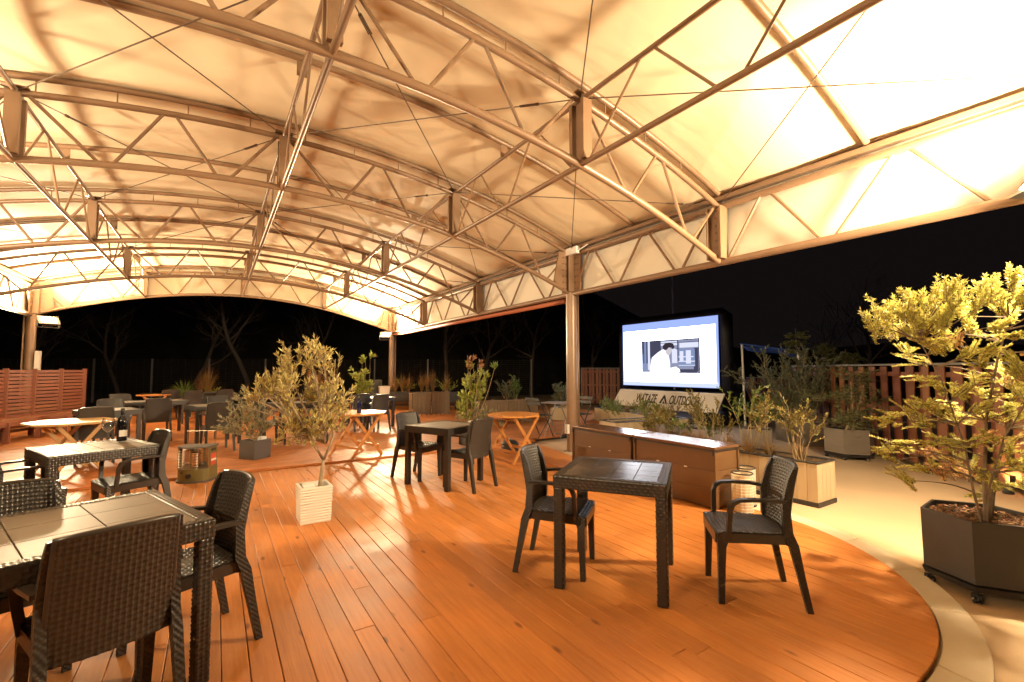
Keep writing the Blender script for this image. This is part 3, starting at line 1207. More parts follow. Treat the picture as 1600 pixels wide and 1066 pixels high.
far_chair(589, 10.6, 105, 'dark chair seen from behind at the pale topped table by the far right post')
far_chair(560, 10.7, 105, 'dark chair at the pale topped table, partly hidden by the olive crown')


def folding_table(label, rad, h, m, x, y, deg, z=0.0):
    t = thing('folding_table', label, 'folding table', (x, y, z), R(deg), 'wooden octagonal folding tables')
    mb = MB()
    a8 = rad * math.cos(PI / 8)
    n = 9
    wv = 2 * a8 / n
    for i in range(n):
        y0, y1 = -a8 + wv * i + 0.003, -a8 + wv * (i + 1) - 0.003
        k = rad * math.sin(PI / 8)

        def ext(yy):
            return a8 - max(0, abs(yy) - k)
        mb.prism([(-ext(y0), y0), (ext(y0), y0), (ext(y1), y1), (-ext(y1), y1)], h - 0.022, h)
    k = rad * math.sin(PI / 8)
    oc = [(a8, -k), (a8, k), (k, a8), (-k, a8), (-a8, k), (-a8, -k), (-k, -a8), (k, -a8)]
    for p, q in zip(oc, oc[1:] + oc[:1]):
        mb.bar((p[0], p[1], h - 0.015), (q[0], q[1], h - 0.015), 0.03, 0.028)
    o = mb.build('tabletop', m, t)
    for s in (-1, 1):
        for e in (-1, 1):
            mb = MB()
            yy = s * (0.30 if e > 0 else 0.265)
            mb.bar((-e * 0.30, yy, 0.0), (e * 0.24, yy, h - 0.03), 0.024, 0.045)
            mb.build('leg', m, t)
    for zz, xx in ((0.16, -0.20), (0.16, 0.20), (h - 0.06, 0.22), (h - 0.06, -0.22)):
        mb = MB()
        mb.bar((xx, -0.30, zz), (xx, 0.30, zz), 0.02, 0.04)
        mb.build('stretcher', m, t)
    return t


folding_table('pale yellow octagonal folding table behind the wine bottle table', 0.47, 0.72, M['wood_pale'], *cd(117, 6.35)[:2], 30)
folding_table('orange octagonal folding table right of the tall olive tree, with a dark bottle on top', 0.46, 0.70, M['wood_orange'], 1.98, 7.72, 20, FZ)
folding_table('orange octagonal folding table with crossed legs beside the brown post', 0.42, 0.72, M['wood_orange'], *cd(803, 7.35)[:2], 10)
p = cd(243, 12.6)
folding_table('small orange folding table far back left of the yucca', 0.40, 0.72, M['wood_orange'], p.x, p.y, 10, FZ)

# ---------------------------------------------------------------- tableware
def bottle(loc, m, label, h=0.30, r=0.038, paper=True):
    t = thing('wine_bottle', label, 'bottle', loc)
    mb = MB()
    mb.lathe([(r * 0.9, 0), (r, 0.008), (r, h * 0.6), (r * 0.9, h * 0.67), (r * 0.42, h * 0.76), (r * 0.36, h * 0.8), (r * 0.36, h * 0.95), (r * 0.44, h * 0.955), (r * 0.44, h), (r * 0.3, h)], 24)
    mb.build('body', m, t, angle=60)
    if paper:
        mb = MB()
        a0 = math.atan2(-loc[1], -loc[0]) + 0.35
        mb.grid(lambda u, v: ((r + 0.0012) * math.cos(a0 - 0.9 + 1.8 * u), (r + 0.0012) * math.sin(a0 - 0.9 + 1.8 * u), 0.045 + 0.06 * v), 10, 1)
        mb.build('label', M['label'], t, True)
    mb = MB()
    mb.lathe([(r * 0.46, h * 0.84), (r * 0.46, h + 0.002), (r * 0.2, h + 0.003)], 16)
    mb.build('foil_cap', M['dark'], t, True)
    return t


q = gp(190, 689, 0.735)
bottle((q.x, q.y, 0.736), M['bottle'], 'dark wine bottle with a small white label beside the wine glass', 0.31, 0.04)
q = gp(573, 642, 0.73)
bottle((1.95, 7.5, FZ + 0.702), M['bluebottle'], 'dark blue bottle on the orange folding table by the tall olive', 0.26, 0.036, False)
q = gp(168, 690, 0.735)
t = thing('wine_glass', 'large clear wine glass standing left of the dark wine bottle', 'wine glass', (q.x, q.y, 0.736))
mb = MB()
mb.lathe([(0.036, 0), (0.034, 0.003), (0.006, 0.008), (0.004, 0.02), (0.004, 0.075), (0.012, 0.09), (0.038, 0.115), (0.052, 0.15), (0.050, 0.185), (0.040, 0.222)], 28, cap=False)
mb.build('glass_body', M['glass'], t, True)

# ---------------------------------------------------------------- heater
hb = gp(296, 756, 0)
t = thing('kerosene_heater', 'khaki green kerosene heater with wire guard standing on the deck between tables', 'heater', (hb.x + 0.05, hb.y + 0.14, 0), R(-116))
# local +X = front
mb = MB()
arcp = [(0.16 * math.cos(a) * 0.75 + 0.02, 0.19 * math.sin(a)) for a in [R(-90 + 15 * i) for i in range(13)]]
plan = arcp + [(-0.16, 0.19), (-0.16, -0.19)]
mb.prism(plan, 0.025, 0.17)
mb.build('tank', M['khaki'], t, angle=40)
mb = MB()
mb.prism([(x * 1.12, y * 1.08) for x, y in plan], 0, 0.025)
mb.build('base_tray', M['greypot'], t)
for s in (-1, 1):
    mb = MB()
    mb.box((-0.05, s * 0.18, 0.30), (0.2, 0.016, 0.26))
    sp = mb.build('side_panel', M['khaki'], t)
    mb = MB()
    mb.box((-0.05, s * 0.190, 0.27), (0.13, 0.004, 0.15))
    st = mb.build('sticker', M['redlabel'], sp)
    mb = MB()
    mb.box((-0.05, s * 0.1935, 0.262), (0.12, 0.003, 0.025))
    mb.build('sticker_band', M['label'], sp)
    mb = MB()
    mb.box((-0.05, s * 0.190, 0.39), (0.11, 0.005, 0.03))
    mb.build('vent_slot', M['dark'], sp)
mb = MB()
mb.box((-0.15, 0, 0.30), (0.016, 0.345, 0.26))
mb.build('rear_panel', M['khaki'], t)
mb = MB()
mb.grid(lambda u, v: (-0.11 + 0.09 * (2 * u - 1) ** 2, 0.165 * (2 * u - 1), 0.175 + 0.235 * v), 14, 2)
mb.build('reflector', M['chrome'], t, True)
mb = MB()
mb.lathe([(0.055, 0.172), (0.055, 0.20), (0.05, 0.205), (0.05, 0.36), (0.03, 0.375)], 18)
mb.build('burner', M['chrome'], t, angle=40)
mb = MB()
for i in range(7):
    z = 0.19 + 0.034 * i
    mb.tube([(x * 1.0, y * 0.97, z) for x, y in arcp], 0.003, 5)
for i in (1, 4, 6, 8, 11):
    mb.tube([(arcp[i][0], arcp[i][1] * 0.97, 0.17), (arcp[i][0], arcp[i][1] * 0.97, 0.42)], 0.003, 5)
mb.build('wire_guard', M['chrome'], t)
mb = MB()
mb.prism([(x * 1.03, y * 1.03) for x, y in plan], 0.43, 0.447)
mb.build('top_plate', M['greypot'], t)
mb = MB()
mb.tube([(0.13, 0, 0.09), (0.165, 0, 0.09)], 0.03, 16)
mb.build('knob', M['dark'], t, angle=40)
mb = MB()
mb.tube([(0.12, -0.09, 0.13), (0.145, -0.09, 0.13)], 0.01, 10)
mb.build('igniter_button', M['dark'], t)
mb = MB()
mb.tube([(-0.12, -0.17, 0.447), (-0.12, -0.17, 0.62), (-0.12, 0.17, 0.62), (-0.12, 0.17, 0.447)], 0.006, 6)
mb.build('handle', M['chrome'], t)

# ---------------------------------------------------------------- storage boxes
def storage_box(y0, y1, label):
    x0, x1 = 4.27, 4.70
    L = y1 - y0
    t = thing('storage_box', label, 'storage box', ((x0 + x1) / 2, (y0 + y1) / 2, 0.0), 0, 'brown deck storage boxes')
    w = x1 - x0
    mb = MB()
    for i in range(3):
        z0, z1 = 0.012 + 0.188 * i, 0.012 + 0.188 * (i + 1) - 0.006
        mb.box((0, 0, (z0 + z1) / 2), (w - 0.03, L - 0.03, z1 - z0))
        mb.box((0, 0, (z0 + z1) / 2 + 0.095), (w - 0.042, L - 0.042, 0.02))
    o = mb.build('body', M['brownbox'], t)
    bv = o.modifiers.new('edge', 'BEVEL')
    bv.width = 0.004
    bv.segments = 2
    for sx in (-1, 1):
        for sy in (-1, 1):
            mb = MB()
            mb.box((sx * (w / 2 - 0.014), sy * (L / 2 - 0.014), 0.295), (0.026, 0.026, 0.565))
            mb.build('corner_post', M['brownbox'], t)
    mb = MB()
    mb.box((0, 0, 0.595), (w - 0.02, L - 0.02, 0.018))
    mb.build('seal', M['dark'], t)
    mb = MB()
    mb.box((0, 0, 0.618), (w + 0.01, L, 0.03))
    o = mb.build('lid', M['lid'], t)
    bv = o.modifiers.new('edge', 'BEVEL')
    bv.width = 0.008
    bv.segments = 3
    for sy in (-1, 1):
        mb = MB()
        mb.box((-w / 2 + 0.004, sy * (L / 2 - 0.018), 0.57), (0.016, 0.02, 0.05))
        mb.tube([(-w / 2 - 0.006, sy * (L / 2 - 0.018), 0.578), (-w / 2 + 0.004, sy * (L / 2 - 0.018), 0.578)], 0.007, 8)
        mb.build('bracket', M['dark'], t)
        mb = MB()
        mb.box((-w / 2 + 0.008, sy * L * 0.17, 0.385), (0.006, 0.035, 0.010))
        mb.build('latch', M['label'], t)
    return t


storage_box(2.80, 3.885, 'brown resin storage box with lilac sheen on its lid, next to the wire lanterns')
storage_box(3.925, 5.02, 'brown resin storage box at the foot of the brown post')

# ---------------------------------------------------------------- lanterns
def lantern(x, y, label):
    t = thing('wire_lantern', label, 'lantern', (x, y, -0.018), 0, 'cylindrical wire lanterns')
    r, h = 0.098, 0.40
    mb = MB()
    mb.lathe([(r - 0.008, 0.03), (r - 0.008, h - 0.02)], 28, cap=False)
    mb.build('shade', M['cream'], t, True)
    mb = MB()
    for i in range(13):
        z = 0.03 + (h - 0.05) * i / 12
        mb.tube([(r * math.cos(a), r * math.sin(a), z) for a in [2 * PI * k / 28 for k in range(29)]], 0.0022, 4, False)
    for i in range(14):
        a = 2 * PI * i / 14
        mb.tube([(r * math.cos(a), r * math.sin(a), 0.0), (r * math.cos(a), r * math.sin(a), h)], 0.002, 4)
    mb.build('wire_cage', M['white'], t)
    mb = MB()
    for z in (0.012, h):
        mb.tube([(r * math.cos(a), r * math.sin(a), z) for a in [2 * PI * k / 28 for k in range(29)]], 0.007, 6, False)
    mb.lathe([(r - 0.01, 0), (r - 0.01, 0.03)], 24)
    mb.build('rim', M['dark'], t, True)


lantern(4.50, 2.66, 'cylindrical wire lantern at the storage box end, nearer of the two')
lantern(4.78, 2.79, 'cylindrical wire lantern at the storage box end, behind its twin')

# ================================================================= PLANTS
def pot_box(parent, w, d, h, m, name='pot', taper=0.0, wall=0.025, soil=True, z0=0.0, dsoil=0.03):
    mb = MB()
    a, b = 1 - taper, 1.0

    def ring(s, z, inset=0.0):
        return [(x * (w / 2 * s - inset), y * (d / 2 * s - inset), z) for x, y in ((-1, -1), (1, -1), (1, 1), (-1, 1))]
    mb.loft([ring(a, z0), ring(b, z0 + h), ring(b, z0 + h, wall), ring(b, z0 + h - dsoil - 0.02, wall)])
    o = mb.build(name, m, parent)
    if soil:
        mb = MB()
        mb.box((0, 0, z0 + h - dsoil - 0.01), (w - 2 * wall - 0.002, d - 2 * wall - 0.002, 0.02))
        mb.build('soil', M['soil'], parent)
    return o


# --- tall olive tree in the ribbed white stone pot
OB = Vector((0.825, 4.745, 0))
t = thing('potted_olive_tree', 'tall silvery olive tree in a ribbed white stone pot in the middle of the deck', 'olive tree', OB, R(0))
ROT = Matrix.Rotation(-R(0), 3, 'Z')
mb = MB()
W = 0.142
rings = []
nz = 26
rr = random.Random(4)
for i in range(nz + 1):
    z = 0.33 * i / nz
    s = W * (0.93 + 0.07 * (i / nz)) + (0.0026 if i % 2 else -0.002) + rr.uniform(-0.001, 0.001)
    ring = []
    for k in range(4):
        ax, ay = ((-1, -1), (1, -1), (1, 1), (-1, 1))[k]
        bx, by = ((-1, -1), (1, -1), (1, 1), (-1, 1))[(k + 1) % 4]
        for j in range(6):
            u = j / 6
            wob = 0.0015 * math.sin(7 * u + 3 * i + k)
            ring.append(((ax + (bx - ax) * u) * (s + wob), (ay + (by - ay) * u) * (s + wob), z + 0.003 * math.sin(5 * u + i * 1.7 + k)))
    rings.append(ring)
rings.append([(x * 0.84, y * 0.84, 0.33) for x, y, z in rings[-1]])
rings.append([(x, y, 0.27) for x, y, z in rings[-1]])
mb.loft(rings)
mb.build('pot', M['whitestone'], t)
mb = MB()
mb.box((0, 0, 0.265), (0.22, 0.22, 0.02))
mb.build('soil', M['soil'], t)


def local(p):
    return ROT @ (Vector(p) - OB)


def olive_crown(t, fork, targets, toloc, lm, nshoot, per, rad, ll, lw):
    """limbs from the fork to targets; each target carries a clump of upright leafy shoots"""
    mb = MB()
    P, D = [], []
    for (c, rr_, dens) in targets:
        c = toloc(c)
        start = fork[0] if random.random() < 0.5 else fork[1]
        start = toloc(start)
        pts = curve(start, c, n=7, wob=0.10, up=0.05)
        mb.tube(pts, [0.013 - 0.0013 * i for i in range(8)], 6)
        for s_ in range(int(nshoot * dens)):
            o, d = along(pts, random.uniform(0.72, 1.0))
            base = o + rv() * rr_ * 0.75
            e = base + (rv() * 0.7 + Vector((0, 0, 0.75))) * per
            st = curve(o, base, n=3, wob=0.1)
            sp = curve(base, e, n=4, wob=0.1, up=0.02)
            mb.tube(st + sp[1:], [0.0035, 0.003, 0.0028, 0.0024, 0.002, 0.0017, 0.0014, 0.001][:len(st + sp[1:])], 3, False)
            for k in range(17):
                p, dd = along(sp, 0.02 + 0.97 * k / 17)
                sd = rv()
                P.append(tuple(p))
                D.append(tuple(dd * 0.95 + sd * 0.75))
    b = mb.build('branches', M['bark_pale'], t)
    leaves('crown', P, D, ll, lw, lm, t)


fork = [cd(508, 4.42, 0.62), cd(512, 4.40, 0.75)]
mb = MB()
tr = [local(cd(503, 4.42, 0.26)), local(cd(505, 4.42, 0.36)), local(cd(507, 4.42, 0.47)), local(cd(509, 4.42, 0.56))]
mb.tube(tr, [0.020, 0.017, 0.016, 0.015], 8)
mb.tube([tr[-1], local(cd(516, 4.4, 0.66)), local(cd(524, 4.4, 0.80)), local(cd(519, 4.4, 0.95)), local(cd(500, 4.42, 1.2)), local(cd(492, 4.42, 1.42))], [0.014, 0.012, 0.011, 0.010, 0.009, 0.007], 7)
mb.tube([tr[-1], local(cd(496, 4.42, 0.68)), local(cd(486, 4.42, 0.82)), local(cd(470, 4.44, 1.0)), local(cd(452, 4.46, 1.2))], [0.013, 0.011, 0.010, 0.008, 0.006], 7)
mb.build('trunk', M['bark_pale'], t, True)


def zpx(py, d):
    return EYE + (582 - py) / FPX * d


tg = []
for px, py, rad, dens, dd in ((452, 556, 0.13, 1.0, 0), (478, 548, 0.12, 1.1, 0.1), (503, 560, 0.11, 0.8, -0.1), (436, 578, 0.10, 0.7, 0.1), (524, 565, 0.07, 0.35, 0.05),
                             (405, 610, 0.12, 0.9, -0.1), (425, 600, 0.12, 0.9, 0.1), (385, 625, 0.09, 0.5, 0.0), (450, 612, 0.14, 1.2, -0.15), (475, 620, 0.14, 1.2, 0.1), (440, 630, 0.13, 0.9, 0.15),
                             (500, 625, 0.13, 1.0, 0.15), (525, 618, 0.10, 0.7, 0.0), (548, 628, 0.08, 0.5, -0.1), (535, 645, 0.10, 0.6, 0.05), (505, 650, 0.12, 0.7, 0.2),
                             (455, 675, 0.12, 0.9, -0.1), (485, 680, 0.13, 1.0, -0.05), (510, 670, 0.12, 0.9, -0.2), (535, 668, 0.09, 0.6, -0.1), (437, 690, 0.08, 0.4, 0.0), (470, 697, 0.09, 0.7, 0.1), (495, 695, 0.08, 0.5, -0.15), (345 + 40, 640, 0.05, 0.12, 0)):
    d = 4.42 + dd
    tg.append((cd(px, d, zpx(py, d)), rad, dens))
fk = [cd(512, 4.42, 0.72), cd(488, 4.42, 0.80)]
olive_crown(t, fk, tg, local, M['olive'], 17, 0.135, 0.12, 0.062, 0.0145)
mb = MB()
q = local(cd(484, 4.36, 0))
mb.box((-0.055, -0.045, 0.305), (0.10, 0.09, 0.06))
o = mb.build('white_tray', M['white'], None)
o.location = OB
tag(o, 'small white block resting on the soil of the white olive pot', 'block')

# --- small olive bush in the grey square planter
gb = gp(389, 722, 0.0)
GB = Vector((gb.x + 0.09, gb.y + 0.16, FZ))
t = thing('potted_olive_bush', 'low dusty olive bush in a dark grey square planter behind the heater', 'olive bush', GB, R(38))
pot_box(t, 0.31, 0.31, 0.29, M['greypot'])
tips = []
dG = GB.x * math.sin(YAW) + GB.y * math.cos(YAW)
R2 = Matrix.Rotation(-R(38), 3, 'Z')
for px, py in ((350, 655), (362, 640), (372, 625), (385, 618), (395, 625), (408, 632), (418, 650), (425, 670), (360, 670), (345, 675), (400, 655), (380, 650), (412, 668), (370, 680), (395, 675)):
    p = cd(px, dG + random.uniform(-0.25, 0.25), zpx(py, dG))
    tips.append(R2 @ (p - GB))
shrub(t, Vector((0.0, 0.0, 0.27)), tips, M['olive2'], M['twig'], 12, 0.15, 20, 0.052, 0.014, 0.006)
mb = MB()
mb.box((0.06, -0.07, 0.30), (0.10, 0.08, 0.06))
o = mb.build('white_tray', M['white'])
o.location = GB
o.rotation_euler = (0, 0, R(38))
tag(o, 'small white block on the soil of the dark grey olive planter', 'block')


# --- conifer in the big black hexagonal planter on castors
PB = Vector((4.385, 0.912, -0.055))
PR = R(4)


def hexpot(t, side, h, m, z0, slats=0):
    def hexa(r, z):
        return [(r * math.cos(R(60 * i)), r * math.sin(R(60 * i)), z) for i in range(6)]
    mb = MB()
    if slats:
        for i in range(slats):
            a, b = z0 + h * i / slats, z0 + h * (i + 1) / slats - 0.004
            mb.loft([hexa(side, a), hexa(side, b), hexa(side - 0.03, b), hexa(side - 0.03, a)], False)
        mb.loft([hexa(side - 0.012, z0), hexa(side - 0.012, z0 + h - 0.006)], False)
    else:
        mb.loft([hexa(side * 0.985, z0), hexa(side, z0 + h), hexa(side - 0.022, z0 + h), hexa(side - 0.022, z0 + h - 0.06)], True)
    o = mb.build('pot', m, t)
    mb = MB()
    mb.loft([hexa(side - 0.035, z0 + h - 0.05), hexa(side - 0.035, z0 + h - 0.03)])
    mb.build('soil', M['soil'], t)
    mb = MB()
    mb.loft([hexa(side * 0.97, z0 - 0.05), hexa(side * 1.02, z0 - 0.012)])
    mb.build('dolly', M['dark'], t)
    for i in range(6):
        a = R(60 * i)
        c = Vector((side * 0.9 * math.cos(a), side * 0.9 * math.sin(a), 0.026))
        mb = MB()
        mb.box(c + Vector((0, 0, 0.018)), (0.04, 0.05, 0.02), a)
        f = mb.build('caster', M['dark'], t)
        for s in (-1, 1):
            mb = MB()
            ax = Vector((-math.sin(a + 0.5), math.cos(a + 0.5), 0))
            mb.tube([c + ax * (s * 0.006), c + ax * (s * 0.02)], 0.026, 12)
            w_ = mb.build('wheel', M['dark'], f)
        mb = MB()
        mb.tube([c - ax * 0.023, c + ax * 0.023], 0.011, 8)
        mb.build('hub', M['chrome'], f)


t = thing('potted_conifer', 'golden needled conifer in a black hexagonal planter on castors at the right edge', 'conifer', PB, PR)
hexpot(t, 0.325, 0.39, M['darkwood'], 0.12)
# bark chips
mb = MB()
for i in range(420):
    a, r_ = random.uniform(0, 2 * PI), 0.26 * math.sqrt(random.random())
    m4 = Matrix.Translation((r_ * math.cos(a), r_ * math.sin(a), 0.482 + random.uniform(0, 0.012))) @ Matrix.Rotation(random.uniform(0, 6), 4, 'Z') @ Matrix.Rotation(random.uniform(-0.6, 0.6), 4, 'X')
    mb.box(None, (random.uniform(0.012, 0.03), random.uniform(0.008, 0.016), 0.005), M4=m4)
mb.build('bark_mulch', M['bark_chips'], t)
PI_ = Matrix.Rotation(-PR, 3, 'Z')


def ploc(p):
    return PI_ @ (Vector(p) - PB)


mb = MB()
stems = []
d0 = PB.x * math.sin(YAW) + PB.y * math.cos(YAW)
DP = 3.03
for pts, r0 in (([(1527, 806, 0), (1528, 745, 0), (1535, 660, 0.05), (1560, 560, 0.1), (1580, 500, 0.1)], 0.017),
                ([(1533, 805, 0.03), (1545, 740, 0.08), (1580, 640, 0.15), (1610, 560, 0.1), (1640, 470, 0.1)], 0.013),
                ([(1522, 803, -0.03), (1510, 770, -0.06), (1500, 700, -0.08), (1470, 600, -0.05), (1440, 540, 0.0)], 0.010),
                ([(1529, 806, 0.0), (1535, 760, -0.1), (1560, 690, -0.2), (1600, 630, -0.2)], 0.010)):
    P_ = [ploc(cd(px, DP + dd, zpx(py, DP + dd))) for px, py, dd in pts]
    P_[0].z = 0.46
    fine = []
    for a, b in zip(P_[:-1], P_[1:]):
        fine += [a.lerp(b, k / 3) for k in range(3)]
    fine.append(P_[-1])
    n = len(fine)
    mb.tube(fine, [r0 * (1 - 0.72 * (i / n) ** 0.6) for i in range(n)], 7)
    stems.append(fine)
mb.build('trunk', M['bark'], t, True)


def sprays(t, stems, targets, ploc_, mats, parts, L0=0.16, nn=30, nl=0.026, nw=0.004, tw_n=7, brush=False):
    """fir-like sprays: a limb to each target, feathered side twigs set with needles in two ranks"""
    mb = MB()
    acc = {k: ([], []) for k in mats}
    for (c, size, kind, dirn) in targets:
        c = ploc_(c)
        best = None
        for st in stems:
            for q in st[len(st) // 4:]:
                dist = (q - c).length + 0.6 * max(0, q.z - c.z + 0.05)
                if best is None or dist < best[0]:
                    best = (dist, q)
        o = best[1]
        pts = curve(o, c, n=6, wob=0.06, up=0.05)
        mb.tube(pts, [0.006 - 0.0007 * i for i in range(7)], 5)
        ax = (c - o)
        ax.z *= 0.35
        ax = ax.normalized() if ax.length > 1e-3 else Vector((1, 0, 0))
        ax = (ax + Vector((0, 0, dirn)) + rv() * 0.2).normalized()
        for s in range(tw_n if (dirn > 0.4 or not brush) else int(tw_n * 0.75)):
            b = c - ax * size * random.uniform(-0.1, 0.75) + rv() * size * 0.35
            side = ax.cross(Vector((0, 0, 1))).normalized() * random.uniform(-1, 1)
            d = (ax * random.uniform(0.4, 1) + side * 0.9 + Vector((0, 0, dirn * 0.7 + random.uniform(-0.15, 0.3)))).normalized()
            L = size * random.uniform(0.6, 1.1)
            tw = curve(b, b + d * L, n=3, up=0.04)
            mb.tube([c - ax * size * 0.4, b], 0.0016, 3, False)
            mb.tube(tw, [0.002, 0.0018, 0.0015, 0.001], 3, False)
            nrm = (d.cross(Vector((0, 0, 1)))).normalized()
            for k in range(nn):
                p, dd = along(tw, k / nn)
                for sg in (-1, 1):
                    v = dd * 0.55 + rv() * 1.1 + Vector((0, 0, 0.2)) if brush and dirn > 0.4 else dd * 0.55 + nrm * sg * random.uniform(0.5, 1.0) + Vector((0, 0, random.uniform(0.0, 0.7)))
                    acc[kind][0].append(tuple(p))
                    acc[kind][1].append(tuple(v))
    mb.build('branches', M['bark'], t)
    for k, (P, D) in acc.items():
        if P:
            leaves(parts[k], P, D, nl, nw, M[mats[k]], t)


tg = []
rr = random.Random(21)
clumps = [(1368, 515, 'y'), (1385, 500, 'y'), (1400, 490, 'y'), (1420, 495, 'y'), (1430, 478, 'y'), (1440, 510, 'y'), (1395, 520, 'y'), (1415, 525, 'y'), (1452, 490, 'y'),
          (1475, 470, 'y'), (1492, 462, 'y'), (1465, 500, 'y'), (1500, 480, 'y'), (1480, 505, 'y'), (1505, 500, 'y'), (1470, 525, 'y'), (1455, 540, 'y'), (1480, 545, 'y'),
          (1550, 458, 'y'), (1562, 470, 'y'), (1540, 478, 'y'), (1575, 490, 'y'), (1590, 440, 'y'), (1598, 470, 'y'), (1570, 512, 'y'), (1555, 530, 'y'), (1590, 530, 'y'), (1520, 520, 'y'),
          (1415, 560, 'y'), (1430, 572, 'y'), (1500, 545, 'b'), (1515, 560, 'b'), (1540, 560, 'y'), (1530, 575, 'y'), (1580, 570, 'y'), (1600, 590, 'y'), (1570, 595, 'y'),
          (1438, 602, 'y'), (1465, 610, 'y'), (1510, 610, 'y'), (1530, 622, 'y'), (1500, 628, 'y'), (1560, 625, 'y'), (1595, 625, 'y'), (1540, 600, 'b'), (1590, 610, 'b'),
          (1395, 652, 'y'), (1385, 665, 'y'), (1420, 650, 'y'), (1440, 640, 'y'), (1440, 668, 'y'), (1455, 650, 'b'), (1475, 655, 'b'), (1470, 640, 'y'), (1500, 660, 'b'), (1540, 655, 'b'), (1520, 645, 'b'), (1575, 650, 'y'), (1590, 660, 'b'), (1600, 690, 'b'),
          (1380, 700, 'y'), (1400, 708, 'y'), (1410, 695, 'y'), (1390, 722, 'y'), (1445, 690, 'b'), (1470, 695, 'y'), (1490, 700, 'y'), (1520, 690, 'b'), (1540, 690, 'b'), (1575, 705, 'y'), (1560, 730, 'b'), (1440, 712, 'b'), (1490, 725, 'y'), (1465, 742, 'b'), (1490, 745, 'b'), (1590, 735, 'y'), (1440, 735, 'b'),
          (1405, 752, 'y'), (1530, 755, 'y'), (1545, 765, 'y'), (1525, 775, 'y'), (1590, 760, 'y')]
for px, py, k in clumps:
    if k == 'b' and rr.random() < 0.5:
        k = 'y'
    dd = DP + rr.uniform(-0.35, 0.40)
    if py < 530:
        dirn = rr.uniform(0.5, 1.2)
    else:
        dirn = rr.uniform(-0.1, 0.35)
    tg.append((cd(px, dd, zpx(py, dd)), rr.uniform(0.09, 0.15), k, dirn))
# parts of the crown outside the frame
for i in range(26):
    px, py = rr.uniform(1610, 1720), rr.uniform(440, 740)
    dd = DP + rr.uniform(-0.3, 0.4)
    tg.append((cd(px, dd, zpx(py, dd)), rr.uniform(0.10, 0.15), 'y' if rr.random() < 0.7 else 'b', rr.uniform(0, 0.7)))
sprays(t, stems, tg, ploc, {'y': 'needle', 'b': 'needle_brown'}, {'y': 'crown', 'b': 'withered_needles'}, nn=34, nl=0.027, nw=0.0062, tw_n=11, brush=True)

# --- grey hexagonal planter with feathery evergreen, by the fence
hp = gp(1342, 721, -0.055)
HB = Vector((hp.x + 0.24, hp.y + 0.22, -0.055))
t = thing('potted_evergreen', 'dark feathery evergreen in a grey slatted hexagonal planter by the right fence', 'evergreen', HB, R(10))
hexpot(t, 0.36, 0.40, M['greywood'], 0.10, 12)
dH = HB.x * math.sin(YAW) + HB.y * math.cos(YAW)
R3 = Matrix.Rotation(-R(10), 3, 'Z')
stm = []
mb = MB()
for px, top in ((1328, 600), (1345, 630), (1350, 600), (1322, 640)):
    b = Vector((random.uniform(-0.08, 0.08), random.uniform(-0.08, 0.08), 0.43))
    e = R3 @ (cd(px, dH, zpx(top, dH)) - HB)
    pts = curve(b, e, n=8, wob=0.05)
    mb.tube(pts, [0.022 - 0.0018 * i for i in range(9)], 6)
    stm.append(pts)
mb.build('trunk', M['twig'], t, True)
tg = []
for i in range(34):
    px, py = rr.gauss(1332, 26), rr.uniform(590, 680)
    dd = dH + rr.uniform(-0.35, 0.3)
    tg.append((cd(px, dd, zpx(py, dd)), rr.uniform(0.2, 0.32), 'g', rr.uniform(-0.25, 0.25)))
sprays(t, stm, tg, lambda p: R3 @ (Vector(p) - HB), {'g': 'needle_green'}, {'g': 'crown'}, nn=22, nl=0.05, nw=0.008, tw_n=7)


# --- long pale wood planters with nandina, grasses
def planter_plants(t, L, W, h, n, seed, hm=1.0):
    r_ = random.Random(seed)
    for i in range(n):
        x = -L / 2 + L * (i + 0.5) / n + r_.uniform(-0.1, 0.1)
        y = r_.uniform(-W * 0.25, W * 0.25)
        kind = r_.random()
        if kind < 0.55:
            e = bpy.data.objects.new('nandina', None)
            COL.objects.link(e)
            e.parent = t
            tips = []
            H = r_.uniform(0.4, 0.85) * hm * (0.5 if (x > 0.15 and L > 2.3) else 1)
            for q in range(3):
                tips.append(Vector((x + r_.uniform(-0.2, 0.2), y + r_.uniform(-0.16, 0.16), h + H * r_.uniform(0.6, 1))))
            shrub(e, Vector((x, y, h - 0.04)), tips, M['leaf_yellow'] if r_.random() < 0.6 else M['leaf_green'], M['twig'], 7, 0.16, 17, 0.042, 0.014, 0.005, 0.4, lead=0.5)
        else:
            tuft(t, (x, y, h - 0.04), 210, r_.uniform(0.28, 0.42), 0.22, M['straw'], 'grass', 0.005)


